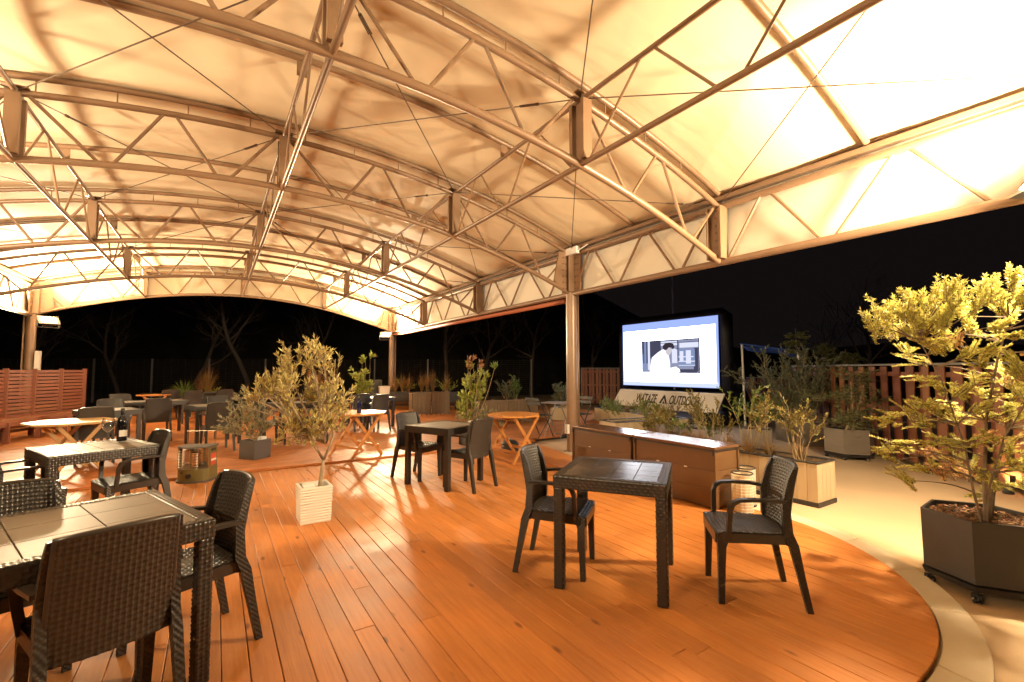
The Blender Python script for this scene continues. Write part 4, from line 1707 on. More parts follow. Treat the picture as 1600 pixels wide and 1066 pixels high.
def pale_planter(x, y, L, W, h, rz, label, n, seed, hm=1.0):
    t = thing('planter_box', label, 'planter', (x, y, -0.055), rz, 'long pale wooden planter boxes')
    mb = MB()
    nb = int(L / 0.105)
    for i in range(nb):
        xx = -L / 2 + L * (i + 0.5) / nb
        for s in (-1, 1):
            mb.box((xx, s * (W / 2 - 0.012), 0.05 + (h - 0.05) / 2), (L / nb - 0.004, 0.02, h - 0.055))
    nb = int(W / 0.105)
    for i in range(nb):
        yy = -W / 2 + 0.024 + (W - 0.048) * (i + 0.5) / nb
        for s in (-1, 1):
            mb.box((s * (L / 2 - 0.012), yy, 0.05 + (h - 0.05) / 2), (0.02, (W - 0.05) / nb - 0.004, h - 0.055))
    mb.build('boards', M['palewood'], t)
    mb = MB()
    mb.box((0, 0, 0.024), (L + 0.012, W + 0.012, 0.046))
    mb.build('plinth', M['dark'], t)
    mb = MB()
    for s in (-1, 1):
        mb.box((0, s * (W / 2 - 0.016), h + 0.008), (L + 0.006, 0.04, 0.016))
        mb.box((s * (L / 2 - 0.016), 0, h + 0.008), (0.04, W - 0.075, 0.016))
    mb.build('cap', M['darkwood'], t)
    mb = MB()
    mb.box((0, 0, h - 0.05), (L - 0.05, W - 0.05, 0.03))
    mb.build('soil', M['soil'], t)
    planter_plants(t, L - 0.2, W, h, n, seed, hm)
    return t


pale_planter(5.65, 3.75, 2.75, 0.42, 0.46, R(90), 'long pale plank planter with yellow nandina and dry grass, just behind the storage boxes', 22, 6)
pale_planter(7.55, 6.55, 1.9, 0.55, 0.44, R(-8), 'pale plank planter with bushy perennials between the post and the banner', 9, 8, 0.55)
pale_planter(8.95, 8.4, 2.2, 0.5, 0.42, R(78), 'pale plank planter of dry shrubs in front of the lettered banner', 6, 13, 0.3)


# --- square grey wooden planters with shrubs (right of the screen)
def square_planter(px, d, w, h, m, label, plant, seed, name='planter_box', cat='planter', group=None):
    p = cd(px, d, -0.055)
    t = thing(name, label, cat, p, R(10 + 17 * (seed % 5)), group)
    pot_box(t, w, w, h, m)
    plant(t, w, h, random.Random(seed))
    return t


def ev_shrub(H, rad, lm, n=14, ll=0.05, lw=0.016, ns=8, shoot=0.2):
    def f(t, w, h, r_):
        tips = [Vector((r_.gauss(0, rad * 0.55), r_.gauss(0, rad * 0.55), h + H * r_.uniform(0.4, 1.0))) for i in range(n)]
        shrub(t, Vector((0, 0, h - 0.05)), tips, M[lm], M['twig'], int(ns * 1.7), shoot, 18, ll * 1.25, lw * 1.35, 0.008, 0.4, lead=0.25)
    return f


GS = 'square planters of shrubs by the screen'
square_planter(1232, 9.6, 0.40, 0.42, M['greywood'], 'grey square planter with a silvery grey shrub, left of the fence uplights', ev_shrub(1.55, 0.75, 'leaf_dark', 26, 0.05, 0.014, 10), 3, group=GS)
square_planter(1263, 9.1, 0.46, 0.44, M['greywood'], 'wide grey wooden planter with a tall leafy shrub right of the blue tarpaulin', ev_shrub(1.15, 0.5, 'leaf_dark', 18, 0.055, 0.016, 7), 7, group=GS)
square_planter(1090, 8.6, 0.50, 0.40, M['lavender'], 'lilac grey fabric planter with sparse stems below the banner end', ev_shrub(0.7, 0.4, 'leaf_yellow', 7, 0.04, 0.012, 5), 4, group=GS)
square_planter(1030, 9.4, 0.55, 0.40, M['lavender'], 'lilac grey fabric planter of rusty grass in front of the lettering', lambda t, w, h, r_: tuft(t, (0, 0, h - 0.05), 420, 0.42, 0.34, M['straw'], 'grass', 0.007), 9, group=GS)
square_planter(1180, 9.0, 0.5, 0.34, M['greywood'], 'low grey planter of green perennials under the blue tarpaulin', ev_shrub(0.55, 0.45, 'leaf_green', 12, 0.05, 0.014, 6), 6, group=GS)
# tall conifer saplings by the fence corner
for px, d, H, w, label, sd in ((1245, 10.6, 2.45, 0.42, 'slim tiered fir standing tallest behind the grey planters', 31), (1292, 10.9, 2.15, 0.42, 'slim tiered fir right of the tallest one, behind the grey planters', 32), (1322, 10.0, 1.95, 0.55, 'drooping broad fir with long finger-like sprays above the fence corner', 33)):
    p = cd(px, d, -0.055)
    t = thing('potted_fir', label, 'fir', p, 0, 'young firs by the fence corner')
    pot_box(t, 0.36, 0.36, 0.32, M['darkwood'])
    st = curve(Vector((0, 0, 0.28)), Vector((0.03, 0.02, H)), n=10, wob=0.01)
    mb = MB()
    mb.tube(st, [0.025 - 0.002 * i for i in range(11)], 6)
    mb.build('trunk', M['bark'], t, True)
    tg = []
    r_ = random.Random(sd)
    nt = 9
    for k in range(nt):
        z = 0.75 + (H - 0.75) * k / nt
        for a in range(6):
            an = r_.uniform(0, 2 * PI)
            rad = w * (1 - 0.75 * k / nt) * r_.uniform(0.6, 1.1)
            tg.append((Vector((rad * math.cos(an), rad * math.sin(an), z + r_.uniform(-0.05, 0.05))), 0.15, 'g', -0.05 if sd < 33 else -0.5))
    sprays(t, [st], tg, lambda q: Vector(q), {'g': 'needle_green'}, {'g': 'crown'}, nn=20, nl=0.05, nw=0.012, tw_n=9)

# --- rhododendron in a dark pot behind the plain square table
p = cd(738, 8.6, FZ)
t = thing('potted_rhododendron', 'leggy glossy rhododendron with russet top leaves behind the plain square table', 'rhododendron', p)
pot_box(t, 0.36, 0.36, 0.3, M['darkwood'])
tips = [cd(px, 8.6 + random.uniform(-0.2, 0.2), zpx(py, 8.6)) - p for px, py in ((735, 575), (748, 590), (757, 585), (728, 600), (742, 612), (725, 625), (752, 605), (718, 640))]
shrub(t, Vector((0, 0, 0.27)), tips, M['leaf_lime'], M['twig'], 7, 0.12, 15, 0.11, 0.036, 0.009, 0.3, lead=0.45, name='leaves')
tip2 = [cd(px, 8.6, zpx(py, 8.6)) - p for px, py in ((737, 568), (730, 573), (747, 572))]
shrub(t, Vector((0, 0, 0.27)), tip2, M['leaf_red'], M['twig'], 2, 0.08, 14, 0.11, 0.03, 0.007, 0.3, lead=0.9, name='russet_leaves')
tip3 = [cd(773, 8.6, zpx(578, 8.6)) - p]
shrub(t, Vector((0, 0, 0.27)), tip3, M['leaf_green'], M['twig'], 2, 0.06, 14, 0.13, 0.03, 0.009, 0.3, lead=0.95, name='leaf_whorl')
tips = [Vector((random.uniform(-0.5, 0.4), random.uniform(-0.3, 0.3), random.uniform(0.35, 0.7))) for i in range(12)]
shrub(t, Vector((0, 0, 0.25)), tips, M['olive2'], M['twig'], 9, 0.12, 14, 0.055, 0.018, 0.004, 0.3, name='underplanting')
# --- schefflera-like plant left of far post
p = cd(566, 12.2, FZ)
t = thing('potted_rubber_plant', 'bright lime leafed plant in a dark pot left of the far right post', 'pot plant', p)
pot_box(t, 0.36, 0.36, 0.42, M['darkwood'])
tips = [cd(px, 12.2 + random.uniform(-0.15, 0.15), zpx(py, 12.2)) - p for px, py in ((560, 590), (568, 600), (572, 585), (562, 608), (552, 583), (575, 605))]
shrub(t, Vector((0, 0, 0.38)), tips, M['leaf_lime'], M['twig'], 6, 0.13, 15, 0.13, 0.048, 0.01, 0.3, lead=0.45, name='leaves')
tips = [cd(px, 12.2, zpx(py, 12.2)) - p for px, py in ((571, 566), (578, 562), (566, 570))]
shrub(t, Vector((0, 0, 0.38)), tips, M['leaf_lime'], M['twig'], 2, 0.08, 12, 0.16, 0.05, 0.008, 0.2, lead=0.92, name='top_leaves')


# --- dark raised planters with grasses along the back
def raised_planter(px, d, L, label, plants, rz=R(-12), h=0.62):
    p = cd(px, d, FZ)
    t = thing('raised_planter', label, 'planter', p, rz, 'dark raised planters along the back')
    mb = MB()
    mb.loft([[(x * L / 2 * 0.96, y * 0.24, h - 0.34) for x, y in ((-1, -1), (1, -1), (1, 1), (-1, 1))], [(x * L / 2, y * 0.26, h) for x, y in ((-1, -1), (1, -1), (1, 1), (-1, 1))]])
    mb.build('trough', M['darkwood'], t)
    for sx in (-1, 1):
        for sy in (-1, 1):
            mb = MB()
            mb.bar((sx * L / 2 * 0.9, sy * 0.2, 0), (sx * L / 2 * 0.9, sy * 0.2, h - 0.3), 0.05, 0.05)
            mb.build('leg', M['darkwood'], t)
    mb = MB()
    mb.box((0, 0, 0.16), (L * 0.9, 0.4, 0.03))
    mb.build('shelf', M['darkwood'], t)
    plants(t, L, h)
    return t


def grasses(n, hh, m='straw', green=0):
    def f(t, L, h):
        for i in range(n):
            x = -L / 2 * 0.8 + L * 0.8 * (i + 0.5) / n
            tuft(t, (x, 0, h - 0.02), 150, hh * random.uniform(0.75, 1.05), 0.25, M[m], 'grass', 0.010, 0.2)
        if green:
            tips = [Vector((random.uniform(-L / 2, L / 2), random.uniform(-0.2, 0.2), h + random.uniform(0.1, 0.4))) for i in range(green)]
            shrub(t, Vector((0, 0, h - 0.05)), tips, M['leaf_lime'], M['twig'], 5, 0.14, 12, 0.06, 0.02, 0.006, 0.4)
    return f


raised_planter(629, 16.2, 0.85, 'dark raised planter of pale dry grass just right of the far right post', grasses(3, 0.95, green=5))
raised_planter(668, 16.4, 0.75, 'dark raised planter with tall dry grass, behind the wicker screen', grasses(3, 1.15, green=3))
raised_planter(698, 16.0, 0.85, 'dark raised planter with green weeds, right end behind the wicker screen', grasses(1, 0.9, green=9))
raised_planter(505, 15.0, 1.3, 'dark raised planter of russet reeds rising behind the olive crown', grasses(4, 1.3))
p = cd(307, 15.5, FZ)
t = thing('potted_yucca', 'spiky green yucca with dry red grass behind it in a dark tub', 'yucca', p)
pot_box(t, 0.95, 0.5, 0.5, M['darkwood'])
tuft(t, (-0.30, 0, 0.46), 110, 0.75, 0.55, M['yucca'], 'blades', 0.035, 0.25)
tuft(t, (0.35, 0.1, 0.46), 260, 1.25, 0.38, M['straw'], 'dry_grass', 0.012, 0.1)
tuft(t, (0.15, 0.05, 0.46), 120, 1.0, 0.3, M['leaf_red'], 'red_grass', 0.012, 0.1)
shrub(t, Vector((0.45, -0.1, 0.45)), [Vector((0.45 + random.uniform(-0.2, 0.25), -0.1, random.uniform(0.6, 0.85))) for i in range(6)], M['leaf_lime'], M['twig'], 4, 0.12, 10, 0.06, 0.02, 0.005)
# pale planters further right at back
GB2 = 'pale planters at the back of the far deck'
for px, d, w, h, m, lab, pl, sd in ((771, 15.5, 0.55, 0.42, 'lavender', 'lilac grey planter box behind the rhododendron', lambda t, w, h, r_: tuft(t, (0, 0, h - 0.05), 60, 0.25, 0.2, M['leaf_dark'], 'grass', 0.012), 2),
                                   (792, 16.0, 0.45, 0.40, 'greywood', 'brownish planter with dark weeds, left of its grey twin at the back', ev_shrub(0.7, 0.35, 'leaf_dark', 9, 0.06, 0.02, 5), 5),
                                   (808, 16.0, 0.45, 0.40, 'lavender', 'grey planter with feathery green stems far back beyond the right folding table', ev_shrub(0.8, 0.35, 'leaf_green', 9, 0.06, 0.02, 5), 8),
                                   (880, 13.0, 0.55, 0.42, 'palewood', 'pale planter with a grey green bush left of the brown post', ev_shrub(0.6, 0.4, 'leaf_dark', 12, 0.06, 0.02, 6), 11)):
    square_planter(px, d, w, h, M[m], lab, pl, sd, group=GB2)


# --- wicker screens
def wicker(px0, px1, d0, d1, h, label):
    a, b = cd(px0, d0, FZ), cd(px1, d1, FZ)
    L = (b - a).length
    t = thing('wicker_screen', label, 'wicker screen', a, math.atan2(b.y - a.y, b.x - a.x), 'low wicker screens')
    npan = 2 if L < 1.6 else 3
    for i in range(npan):
        x0, x1 = L * i / npan, L * (i + 1) / npan
        mb = MB()
        mb.weave(lambda u, v: (x0 + 0.02 + (x1 - x0 - 0.04) * u, 0.0, 0.05 + (h - 0.07) * v), lambda u, v: (0, -1, 0), 10, 16, 0.014, 3)
        mb.box(((x0 + x1) / 2, 0.02, h / 2 + 0.02), (x1 - x0 - 0.05, 0.012, h - 0.08))
        pn = mb.build('panel', M['wicker'], t, angle=60)
        mb = MB()
        for q in range(5):
            xx = x0 + 0.02 + (x1 - x0 - 0.04) * q / 4
            mb.bar((xx, -0.018, 0.0), (xx, -0.018, h), 0.018, 0.018)
        mb.bar((x0, -0.018, h), (x1, -0.018, h), 0.03, 0.03)
        mb.bar((x0, -0.018, 0.05), (x1, -0.018, 0.05), 0.025, 0.025)
        mb.build('cane_frame', M['wicker'], t)
    for e in (0, L):
        mb = MB()
        mb.weave(lambda u, v: (e, 0.45 * u, 0.05 + (h - 0.07) * v), lambda u, v: (-1 if e == 0 else 1, 0, 0), 6, 16, 0.014, 3)
        mb.build('side_panel', M['wicker'], t, angle=60)


wicker(645, 703, 13.9, 14.4, 0.70, 'low woven wicker screen with open cane frame left of the rhododendron')
wicker(747, 840, 11.6, 12.3, 0.60, 'low woven wicker screen behind the right orange folding table')

# --- small things around the right folding table
p = cd(797, 8.0, 0)
t = thing('camp_stove', 'small black round camp stove on the deck under the right orange folding table', 'stove', p)
mb = MB()
mb.lathe([(0.12, 0), (0.15, 0.03), (0.15, 0.16), (0.10, 0.20), (0.05, 0.21)], 20)
mb.build('body', M['dark'], t, angle=40)
for s in (-1, 1):
    mb = MB()
    mb.tube([(0.14 * s, -0.03, 0.12), (0.18 * s, 0, 0.12), (0.14 * s, 0.03, 0.12)], 0.008, 6)
    mb.build('handle', M['chrome'], t)
mb = MB()
mb.lathe([(0.02, 0.205), (0.028, 0.22), (0.02, 0.235)], 12)
mb.build('lid_knob', M['chrome'], t, True)
p = cd(738, 7.75, 0)
q = cd(745, 9.1, FZ)
t = thing('bollard_lamp', 'short black bollard lamp with white top behind the plain square table', 'bollard lamp', cd(737, 7.0, 0))
mb = MB()
mb.lathe([(0.05, 0), (0.045, 0.02), (0.045, 0.60)], 16)
mb.build('post', M['dark'], t, angle=40)
mb = MB()
mb.lathe([(0.052, 0.60), (0.052, 0.64), (0.02, 0.65)], 16)
mb.build('cap', M['white'], t, angle=40)

# folding metal chairs and small grey table near the post
def fold_chair(px, d, deg, label):
    p = cd(px, d, FZ)
    t = thing('folding_chair', label, 'folding chair', p, R(deg), 'black metal folding chairs')
    for s in (-1, 1):
        mb = MB()
        mb.tube([(0.22, s * 0.2, 0), (-0.22, s * 0.2, 0.82)], 0.011, 6)
        mb.build('leg', M['dark'], t)
        mb = MB()
        mb.tube([(-0.22, s * 0.18, 0), (0.17, s * 0.18, 0.45)], 0.011, 6)
        mb.build('leg', M['dark'], t)
    mb = MB()
    for i in range(5):
        mb.box((-0.14 + 0.075 * i, 0, 0.45), (0.06, 0.38, 0.014))
    mb.build('seat', M['dark'], t)
    mb = MB()
    for i in range(2):
        mb.bar((-0.16 - 0.045 * i, -0.2, 0.70 + 0.085 * i), (-0.16 - 0.045 * i, 0.2, 0.70 + 0.085 * i), 0.014, 0.06)
    mb.build('backrest', M['dark'], t)


fold_chair(842, 9.6, 10, 'black metal folding chair left of the small grey bistro table')
fold_chair(905, 9.9, 185, 'black metal folding chair just right of the brown post')
p = cd(872, 9.7, FZ)
t = thing('bistro_table', 'small grey metal bistro table left of the brown post', 'bistro table', p, 0.3)
mb = MB()
mb.box((0, 0, 0.70), (0.55, 0.55, 0.02))
mb.build('tabletop', M['lavender'], t)
for s in (-1, 1):
    for e in (-1, 1):
        mb = MB()
        mb.tube([(-e * 0.22, s * 0.2, 0), (e * 0.22, s * 0.2, 0.69)], 0.011, 6)
        mb.build('leg', M['capgrey'], t)

# box by the far post
p = cd(588, 16.6, FZ)
t = thing('utility_cabinet', 'dark louvred cabinet standing left of the far right post', 'cabinet', p, R(-10))
mb = MB()
mb.box((0, 0, 0.52), (0.38, 0.35, 1.04))
mb.build('body', M['darkwood'], t)
mb = MB()
for i in range(9):
    mb.box((-0.14 + 0.035 * i, -0.18, 0.6), (0.012, 0.012, 0.75))
mb.build('louvres', M['dark'], t)
p = cd(601, 16.2, FZ)
t = thing('white_bin', 'cream panelled bin between the dark cabinet and the far right post', 'bin', p, R(-10))
mb = MB()
mb.loft([[(x * 0.15, y * 0.15, 0) for x, y in ((-1, -1), (1, -1), (1, 1), (-1, 1))], [(x * 0.17, y * 0.17, 0.78) for x, y in ((-1, -1), (1, -1), (1, 1), (-1, 1))]])
mb.build('body', M['label'], t)
mb = MB()
mb.box((0, 0, 0.80), (0.36, 0.36, 0.035))
mb.build('lid', M['label'], t)
# low pale bench wall behind the far tables
p = cd(430, 15.2, FZ)
t = thing('long_bench', 'long low pale topped bench behind the olive trees', 'bench', p, R(-33))
mb = MB()
mb.box((0, 0, 0.46), (4.2, 0.4, 0.05))
mb.build('seat', M['greywood'], t)
for x in (-1.9, -0.65, 0.65, 1.9):
    mb = MB()
    mb.box((x, 0, 0.22), (0.06, 0.34, 0.43))
    mb.build('leg', M['darkwood'], t)

# ================================================================= RED LOUVRED SCREEN WITH BENCH
Fp = [gp(128, 668, FZ), gp(91, 674, FZ), gp(48, 680, FZ), gp(3, 687, FZ), gp(-60, 700, FZ)]
t = thing('slatted_screen', 'red stained slatted screen with built-in bench at the left edge', 'screen', (0, 0, 0))
for a, b in zip(Fp[:-1], Fp[1:]):
    L = (b - a).length
    d = (b - a).normalized()
    mb = MB()
    n = 17
    for i in range(n):
        z = FZ + 0.14 + 1.22 * i / (n - 1)
        mb.bar(a + d * 0.035 + Vector((0, 0, z)) - Vector((0, 0, FZ)), b - d * 0.035 + Vector((0, 0, z)) - Vector((0, 0, FZ)), 0.016, 0.058)
    mb.build('slat_panel', M['redwood'], t)
for a in Fp:
    mb = MB()
    mb.bar(a, a + Vector((0, 0, 1.42)), 0.075, 0.075)
    mb.build('fence_post', M['redwood'], t)
fr = []
for a in Fp:
    n = Vector((0.75, -0.66, 0))
    fr.append(a + n * 0.52)
for (a, b), (c, d_) in zip(zip(Fp[:-1], Fp[1:]), zip(fr[:-1], fr[1:])):
    mb = MB()
    for k in range(4):
        u0, u1 = k / 4 + 0.02, (k + 1) / 4 - 0.02
        q = [a.lerp(c, u0), b.lerp(d_, u0), b.lerp(d_, u1), a.lerp(c, u1)]
        mb.loft([[p + Vector((0, 0, 0.405)) for p in q], [p + Vector((0, 0, 0.435)) for p in q]])
    mb.build('bench_seat', M['redwood'], t)
    mb = MB()
    mb.bar(c.lerp(d_, 0.5) + Vector((0, 0, 0)), c.lerp(d_, 0.5) + Vector((0, 0, 0.40)), 0.08, 0.08)
    mb.build('bench_leg', M['redwood'], t)
    mb = MB()
    mb.bar(c + Vector((0, 0, 0.36)), d_ + Vector((0, 0, 0.36)), 0.03, 0.09)
    mb.build('bench_rail', M['redwood'], t)

# ================================================================= SCREEN, BANNER
SX = 11.5
Y0, Y1 = 10.85, 7.36                     # left and right edges seen from the deck
ZB, ZT = 0.92, 2.92
t = thing('inflatable_screen', 'glowing inflatable cinema screen in a black tube frame behind the planters', 'screen', (0, 0, 0))
mb = MB()
yL, yR = Y0 + 0.12, Y1 - 0.13
mb.tube([(SX + 0.18, yL, 0.1), (SX + 0.18, yL, ZT), (SX + 0.18, yL - 0.12, ZT + 0.06), (SX + 0.18, yR + 0.12, ZT + 0.06), (SX + 0.18, yR, ZT), (SX + 0.18, yR, 0.1)], 0.16, 16)
mb.tube([(SX + 0.1, yL, 0.62), (SX + 0.1, yR, 0.62)], 0.20, 14)
for y in (yL, yR):
    mb.tube([(SX - 0.9, y, 0.12), (SX + 1.3, y, 0.12)], 0.2, 14)
    mb.tube([(SX + 1.2, y, 0.15), (SX + 0.15, y, 1.7)], 0.16, 12)
mb.build('tube_frame', M['blacktube'], t, True)


def sheet(name, ya, yb, za, zb_, x, m):
    mb = MB()
    mb.box((x, (ya + yb) / 2, (za + zb_) / 2), (0.006, abs(ya - yb), zb_ - za))
    return mb.build(name, m, t)


E_ = {k: emis('screen_' + k, c, s) for k, c, s in (('border', (0.30, 0.40, 0.85), 0.62), ('lower', (0.55, 0.62, 0.95), 0.62), ('white', (0.93, 0.95, 1.0), 6), ('dark', (0.10, 0.10, 0.17), 0.32), ('hair', (0.06, 0.045, 0.06), 0.35),
                                                 ('mid', (0.42, 0.45, 0.66), 0.33), ('pale', (0.75, 0.78, 0.95), 0.5), ('blue', (0.28, 0.36, 0.62), 0.4), ('face', (0.72, 0.68, 0.74), 0.42), ('coat', (0.95, 0.95, 1.0), 0.62))}
sheet('screen_cloth', Y0, Y1, ZB, ZT, SX, E_['border'])
sheet('cloth_hem', Y0 - 0.02, Y1 + 0.02, ZB + 0.01, ZB + 0.16, SX - 0.005, E_['lower'])
sheet('projection', Y0 - 0.06, Y1 + 0.08, 1.05, ZT - 0.24, SX - 0.010, E_['white'])
# the projected photograph: a man in a white coat bent over a worktop before shelves
PY0, PY1, PZ0, PZ1 = 10.03, 7.92, 1.32, 2.34
pw, ph = PY0 - PY1, PZ1 - PZ0


def poly(name, pts, lay, m):
    mb = MB()
    x = SX - 0.014 - 0.003 * lay
    P = [(PY0 - u * pw, PZ0 + v * ph) for u, v in pts]
    mb.loft([[(x, y, z) for y, z in P], [(x - 0.002, y, z) for y, z in P]])
    return mb.build(name, m, t)


def rects(name, L, lay, m):
    mb = MB()
    x = SX - 0.014 - 0.003 * lay
    for u0, u1, v0, v1 in L:
        mb.box((x, PY0 - (u0 + u1) / 2 * pw, PZ0 + (v0 + v1) / 2 * ph), (0.002, (u1 - u0) * pw, (v1 - v0) * ph))
    return mb.build(name, m, t)


rects('picture_ground', [(0, 1, 0, 1)], 0, E_['mid'])
for q_ in [(0, 0.12, 0.3, 1), (0.16, 0.36, 0.45, 1), (0.9, 0.97, 0.05, 0.72)]:
    rects('picture_shade', [q_], 1, E_['dark'])
for q_ in [(0, 0.03, 0, 0.6), (0.05, 0.09, 0, 1), (0.66, 0.92, 0.2, 0.7)]:
    rects('picture_curtain', [q_], 2, E_['blue'])
rects('picture_light', [(0.12, 0.16, 0.1, 1), (0.36, 0.64, 0.82, 0.95), (0.68, 1.0, 0.74, 0.88), (0.55, 0.64, 0.3, 0.72), (0.68, 0.74, 0.34, 0.64), (0.78, 0.86, 0.28, 0.66), (0.66, 0.9, 0.46, 0.49), (0.66, 0.92, 0.33, 0.36), (0.66, 0.92, 0.22, 0.24), (0.0, 0.2, 0.0, 0.05)], 3, E_['pale'])
rects('picture_lines', [(0.36, 1.0, 0.89, 0.905), (0.645, 0.66, 0.35, 1.0), (0.98, 0.99, 0.0, 1.0), (0.36, 0.66, 0.955, 0.975), (0.62, 0.68, 0.70, 0.72), (0.75, 0.95, 0.96, 0.985), (0.68, 0.95, 0.02, 0.12), (0.52, 0.56, 0.05, 0.14)], 4, E_['dark'])
poly('picture_coat', [(0.15, 0), (0.17, 0.26), (0.20, 0.48), (0.30, 0.62), (0.40, 0.72), (0.46, 0.66), (0.50, 0.52), (0.52, 0.30), (0.52, 0.16), (0.62, 0.20), (0.68, 0.10), (0.62, 0.02), (0.50, 0.0)], 5, E_['coat'])
poly('picture_face', [(0.44, 0.70), (0.46, 0.58), (0.50, 0.52), (0.53, 0.57), (0.555, 0.66), (0.54, 0.74), (0.48, 0.78)], 6, E_['face'])
poly('picture_hair', [(0.40, 0.74), (0.40, 0.82), (0.44, 0.89), (0.51, 0.91), (0.58, 0.87), (0.60, 0.77), (0.575, 0.70), (0.545, 0.76), (0.50, 0.76), (0.47, 0.70), (0.44, 0.69)], 7, E_['hair'])
poly('picture_hands', [(0.55, 0.12), (0.58, 0.17), (0.66, 0.12), (0.68, 0.05), (0.60, 0.03)], 7, E_['white'])
# banner leaning against the foot of the screen
BX = 10.95
t = thing('banner', 'cream banner board lettered in black leaning below the glowing screen', 'banner', (BX, 0, 0))
mb = MB()
bt = [(10.62, 0.80), (6.98, 0.80), (7.12, 0.26), (10.86, 0.30)]
mb.loft([[(0.16 * (z - 0.26) / 0.5, y, z) for y, z in bt], [(0.16 * (z - 0.26) / 0.5 + 0.03, y, z) for y, z in bt]])
mb.build('board', M['banner'], t)
for y in (10.2, 9.0, 7.6):
    mb = MB()
    mb.bar((0.19, y, 0.55), (0.45, y, -0.05), 0.04, 0.04)
    mb.build('prop', M['dark'], t)


def text(txt, y, z, size, ang=0.0, sx=1.0, shear=0.25):
    c = bpy.data.curves.new('lettering', 'FONT')
    c.body = txt
    c.size = size
    c.shear = shear
    c.extrude = 0.002
    c.offset = 0.006
    ob = bpy.data.objects.new('lettering', c)
    COL.objects.link(ob)
    dg = bpy.context.evaluated_depsgraph_get()
    me = bpy.data.meshes.new_from_object(ob.evaluated_get(dg))
    COL.objects.unlink(ob)
    bpy.data.objects.remove(ob)
    me.materials.clear()
    me.materials.append(M['ink'])
    o = bpy.data.objects.new('lettering', me)
    COL.objects.link(o)
    o.parent = t
    tilt = math.atan2(0.16, 0.5)
    o.matrix_local = Matrix.Translation((0.16 * (z - 0.26) / 0.5 - 0.006, y, z)) @ Matrix.Rotation(-PI / 2, 4, 'Z') @ Matrix.Rotation(PI / 2 - tilt, 4, 'X') @ Matrix.Diagonal((sx, 1, 1, 1))
    return o


text('WATAZE', 9.90, 0.44, 0.38, sx=0.50)
text('OUTDOOR', 8.66, 0.44, 0.37, sx=0.515)
mb = MB()


def onb(y, z, e=0.006):
    return Vector((0.16 * (z - 0.26) / 0.5 - e, y, z))


for P in ([(9.00, 0.44), (8.86, 0.70), (8.83, 0.62), (8.93, 0.44)], [(8.83, 0.70), (8.71, 0.44), (8.77, 0.44), (8.86, 0.62)], [(8.885, 0.44), (8.845, 0.53), (8.805, 0.44)]):
    mb.loft([[onb(y, z) for y, z in P], [onb(y, z, 0.002) for y, z in P]])
mb.build('tent_emblem', M['ink'], t)

# blue tarpaulin strut right of the screen
t = thing('tarpaulin_awning', 'dark blue tarpaulin on a slanting pole right of the glowing screen', 'awning', (0, 0, 0))
a, b = Vector((10.9, 6.35, 2.05)), Vector((11.2, 5.2, 1.85))
mb = MB()
mb.grid(lambda u, v: tuple(a.lerp(b, u) + Vector((0.25 * v, 0.02, -0.02 - 0.12 * v - 0.02 * math.sin(9 * u)))), 12, 3)
mb.build('cloth', M['bluevinyl'], t, True)
mb = MB()
mb.tube([a + Vector((0, 0.05, 0.02)), b], 0.02, 8)
mb.build('ridge_pole', M['bluevinyl'], t)
mb = MB()
mb.tube([a, a + Vector((0, -0.03, -2.1))], 0.025, 8)
mb.build('upright', M['white'], t)
mb = MB()
mb.tube([b, b + Vector((0, 0, -1.8))], 0.025, 8)
mb.build('upright', M['white'], t)
# pole hanging above the screen
t = thing('flagpole', 'thin grey pole rising behind the glowing screen', 'pole', cd(1053, 17.5, -0.05))
mb = MB()
mb.tube([(0, 0, 0), (0, 0, 5.2)], [0.05, 0.035], 8)
mb.build('shaft', M['capgrey'], t)
mb = MB()
mb.lathe([(0.12, 0), (0.12, 0.05), (0.06, 0.08)], 12)
mb.build('base', M['capgrey'], t)

# ================================================================= FENCES
def picket_fence(a, b, h, label, m, w=0.115, cap=True, name='board_fence'):
    a, b = Vector(a), Vector(b)
    L = (b - a).length
    t = thing(name, label, 'fence', a, math.atan2(b.y - a.y, b.x - a.x), 'stained board fences')
    n = int(L / 0.135)
    fr = MB()
    bk = fr
    for i in range(n):
        x = L * (i + 0.5) / n
        hh = h - 0.03 + random.uniform(-0.004, 0.004)
        (fr if i % 2 == 0 or random.random() < 0.35 else bk).box((x, -0.035 if i % 2 == 0 else 0.035, hh / 2 + 0.04), (w, 0.018, hh - 0.08))
    fr.build('boards', m, t)
    for z in (0.25, h * 0.55, h - 0.15):
        mb = MB()
        mb.bar((0, 0, z), (L, 0, z), 0.04, 0.07)
        mb.build('rail', m, t)
    k = max(2, int(L / 1.8))
    for i in range(k + 1):
        mb = MB()
        mb.bar((L * i / k, -0.085, -0.05), (L * i / k, -0.085, h - 0.04), 0.07, 0.06)
        mb.build('fence_post', M['capgrey'], t)
    if cap:
        mb = MB()
        mb.box((L / 2, 0, h + 0.0), (L, 0.14, 0.03))
        mb.build('cap_rail', M['capgrey'], t)
    return t


FA, FB = gp(1270, 688, -0.055), gp(1600, 775, -0.055)
dF = (FB - FA).normalized()
picket_fence(FB + dF * 3.0, FA - dF * 0.6, 1.56, 'long red brown vertical board fence with grey cap along the right side', M['fencewood'])
picket_fence(cd(1262, 13.2, -0.055), cd(1165, 13.6, -0.055), 1.25, 'short red board fence between the screen and the grey shrub', M['fencewood'])
picket_fence(cd(968, 18.6, -0.055), cd(908, 19.2, -0.055), 1.55, 'distant dark red board fence left of the glowing screen', M['redwood'])

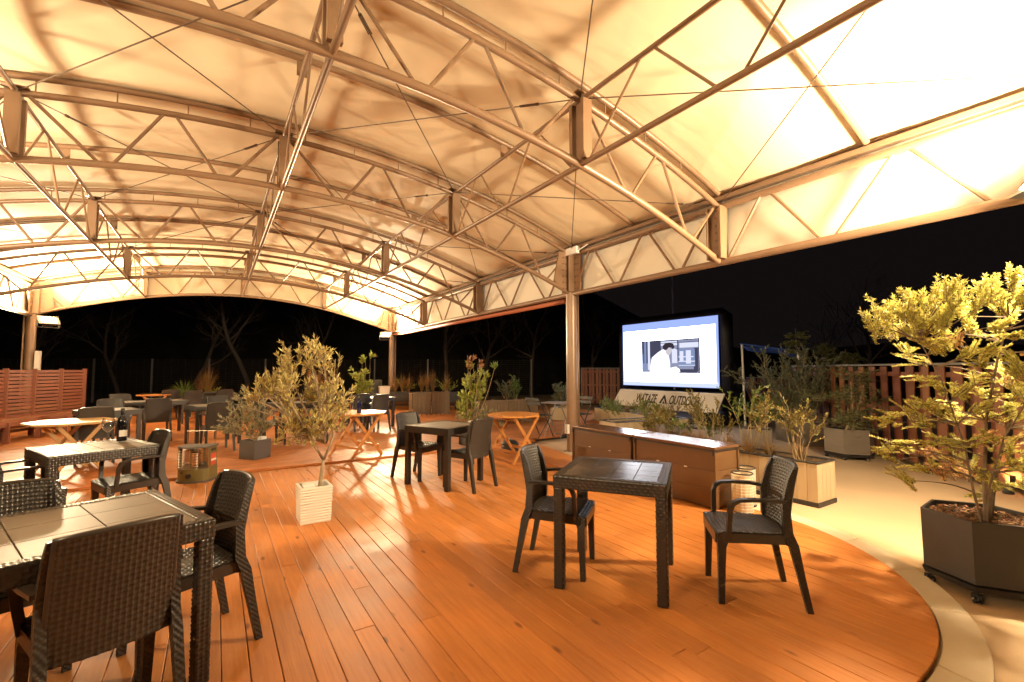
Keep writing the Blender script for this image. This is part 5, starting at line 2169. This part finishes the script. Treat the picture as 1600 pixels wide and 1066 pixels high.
# uplights at the foot of the right fence
UL = [(gp(1291, 690, -0.055), 0), (gp(1304, 695, -0.055), 1), (gp(1590, 772, -0.055), 2)]
names = ['ground uplight at the fence foot, farther one left of the grey hexagonal planter', 'ground uplight at the fence foot, nearer one left of the grey hexagonal planter', 'small ground uplight at the fence foot behind the golden conifer']
nrmF = Vector((dF.y, -dF.x, 0))
if nrmF.dot(-FA) < 0:
    nrmF = -nrmF
for (p, i) in UL:
    p = p + nrmF * 0.10
    t = thing('uplight', names[i], 'uplight', p, 0, 'ground uplights along the fence')
    mb = MB()
    mb.lathe([(0.05, 0), (0.055, 0.01), (0.045, 0.05), (0.04, 0.07), (0.032, 0.07), (0.032, 0.055)], 16)
    mb.build('housing', M['dark'], t, angle=40)
    mb = MB()
    mb.lathe([(0.031, 0.056), (0.031, 0.060)], 14)
    mb.build('lens', M['uplens'], t)
    ld = bpy.data.lights.new('uplight_spot', 'SPOT')
    ld.energy = 26
    ld.color = (1.0, 0.66, 0.30)
    ld.spot_size = R(95)
    ld.spot_blend = 0.7
    ld.shadow_soft_size = 0.03
    lo = bpy.data.objects.new('uplight_spot', ld)
    COL.objects.link(lo)
    lo.parent = t
    lo.location = (0, 0, 0.075)
    dd = (-nrmF * 0.22 + Vector((0, 0, 1))).normalized()
    lo.rotation_euler = (-dd).to_track_quat('Z', 'Y').to_euler()

# dark wire fence behind the deck
a, b = cd(-40, 20.5, -0.06), cd(830, 22.5, -0.06)
L = (b - a).length
t = thing('wire_fence', 'tall dark wire mesh fence across the back of the far deck', 'fence', a, math.atan2(b.y - a.y, b.x - a.x))
k = 10
for i in range(k + 1):
    mb = MB()
    mb.bar((L * i / k, 0, 0), (L * i / k, 0, 2.0), 0.06, 0.06)
    mb.build('fence_post', M['capgrey'], t)
mb = MB()
for i in range(21):
    mb.bar((0, 0, 0.05 + 0.095 * i), (L, 0, 0.05 + 0.095 * i), 0.006, 0.008)
for i in range(int(L / 0.3)):
    mb.bar((0.3 * i, 0.006, 0.02), (0.3 * i, 0.006, 1.98), 0.006, 0.005)
mb.build('wire_mesh', M['nightbark'], t)


# ================================================================= BARE TREES
def bare_tree(px, d, H, seed, label, lean=0.0, spread=0.6):
    r_ = random.Random(seed)
    p = cd(px, d, -0.07)
    t = thing('bare_tree', label, 'tree', p, 0, 'leafless trees in the dark behind the fence')
    tr, br = MB(), MB()
    tw = br

    def grow(o, dvec, L, r, lev):
        n = 5
        pts = [o]
        dd = dvec.copy()
        for i in range(n):
            dd = (dd + Vector((r_.gauss(0, 0.16), r_.gauss(0, 0.16), r_.gauss(0.05, 0.10)))).normalized()
            pts.append(pts[-1] + dd * L / n)
        rs = [r * (1 - 0.5 * i / n) for i in range(n + 1)]
        (tr if lev == 0 else br if lev < 3 else tw).tube(pts, rs, 7 if lev == 0 else 5 if lev < 2 else 3, False)
        if lev >= 4 or r < 0.004:
            return
        nb = (6, 5, 4, 4)[lev]
        for b_ in range(nb):
            tt = (0.35 if lev == 0 else 0.25) + (0.65 if lev == 0 else 0.75) * (b_ + r_.random()) / nb
            q, d2 = along(pts, tt)
            nd = (d2 * 0.7 + Vector((r_.gauss(0, 1), r_.gauss(0, 1), r_.gauss(0.25, 0.5))).normalized() * spread * 1.3).normalized()
            grow(q, nd, L * r_.uniform(0.42, 0.68), r * (1 - 0.5 * tt) * 0.55, lev + 1)
    grow(Vector((0, 0, 0)), Vector((lean, lean * 0.3, 1)).normalized(), H * 0.6, H * 0.016, 0)
    tr.build('trunk', M['nightbark'], t, True)
    br.build('branches', M['nightbark'], t)


for i, (px, d, H, lean, lab) in enumerate((
        (50, 24, 7, 0.1, 'leafless tree behind the red slatted screen and left post'),
        (190, 23, 6.5, -0.2, 'leafless tree with drooping boughs left of the yucca'),
        (300, 25, 8, 0.15, 'leafless tree right above the yucca'),
        (392, 23.5, 8.5, -0.35, 'leafless leaning tree with a pale trunk left of the olive crown'),
        (470, 27, 8, 0.2, 'leafless tree rising behind the tall olive crown'),
        (690, 24, 7.5, 0.25, 'leafless tree right of the far right post'),
        (760, 27, 8, -0.15, 'leafless tree above the rhododendron'),
        (830, 24.5, 7.5, 0.2, 'leafless forked tree left of the brown middle post'),
        (925, 27, 7, 0.1, 'leafless tree between the brown post and the glowing screen'),
        (1290, 17, 5.2, 0.35, 'leafless many stemmed tree above the fence corner'),
        (1345, 19, 6.0, -0.1, 'leafless tree fading in the dark left of the golden conifer'))):
    bare_tree(px, d, H, 100 + i, lab, lean)

# ================================================================= WORLD / RENDER
W = bpy.data.worlds.new('World')
S.world = W
W.use_nodes = True
nt = W.node_tree
bg = nt.nodes['Background']
sky = nt.nodes.new('ShaderNodeTexSky')
sky.sky_type = 'NISHITA'
sky.sun_disc = False
sky.sun_elevation = R(-6)
sky.sun_rotation = R(220)
mx = nt.nodes.new('ShaderNodeMix')
mx.data_type = 'RGBA'
mx.blend_type = 'ADD'
mx.inputs['Factor'].default_value = 1.0
nt.links.new(sky.outputs['Color'], mx.inputs['A'])
mx.inputs['B'].default_value = (0.055, 0.040, 0.040, 1)      # sodium sky glow
nt.links.new(mx.outputs['Result'], bg.inputs['Color'])
bg.inputs['Strength'].default_value = 0.05

S.view_settings.view_transform = 'Standard'
S.view_settings.look = 'None'
S.view_settings.exposure = 1.08
S.view_settings.gamma = 1.0
S.render.engine = 'CYCLES'
S.cycles.use_denoising = True
S.cycles.max_bounces = 8
S.cycles.diffuse_bounces = 5
S.cycles.sample_clamp_indirect = 6.0
S.cycles.caustics_reflective = False
S.cycles.caustics_refractive = False
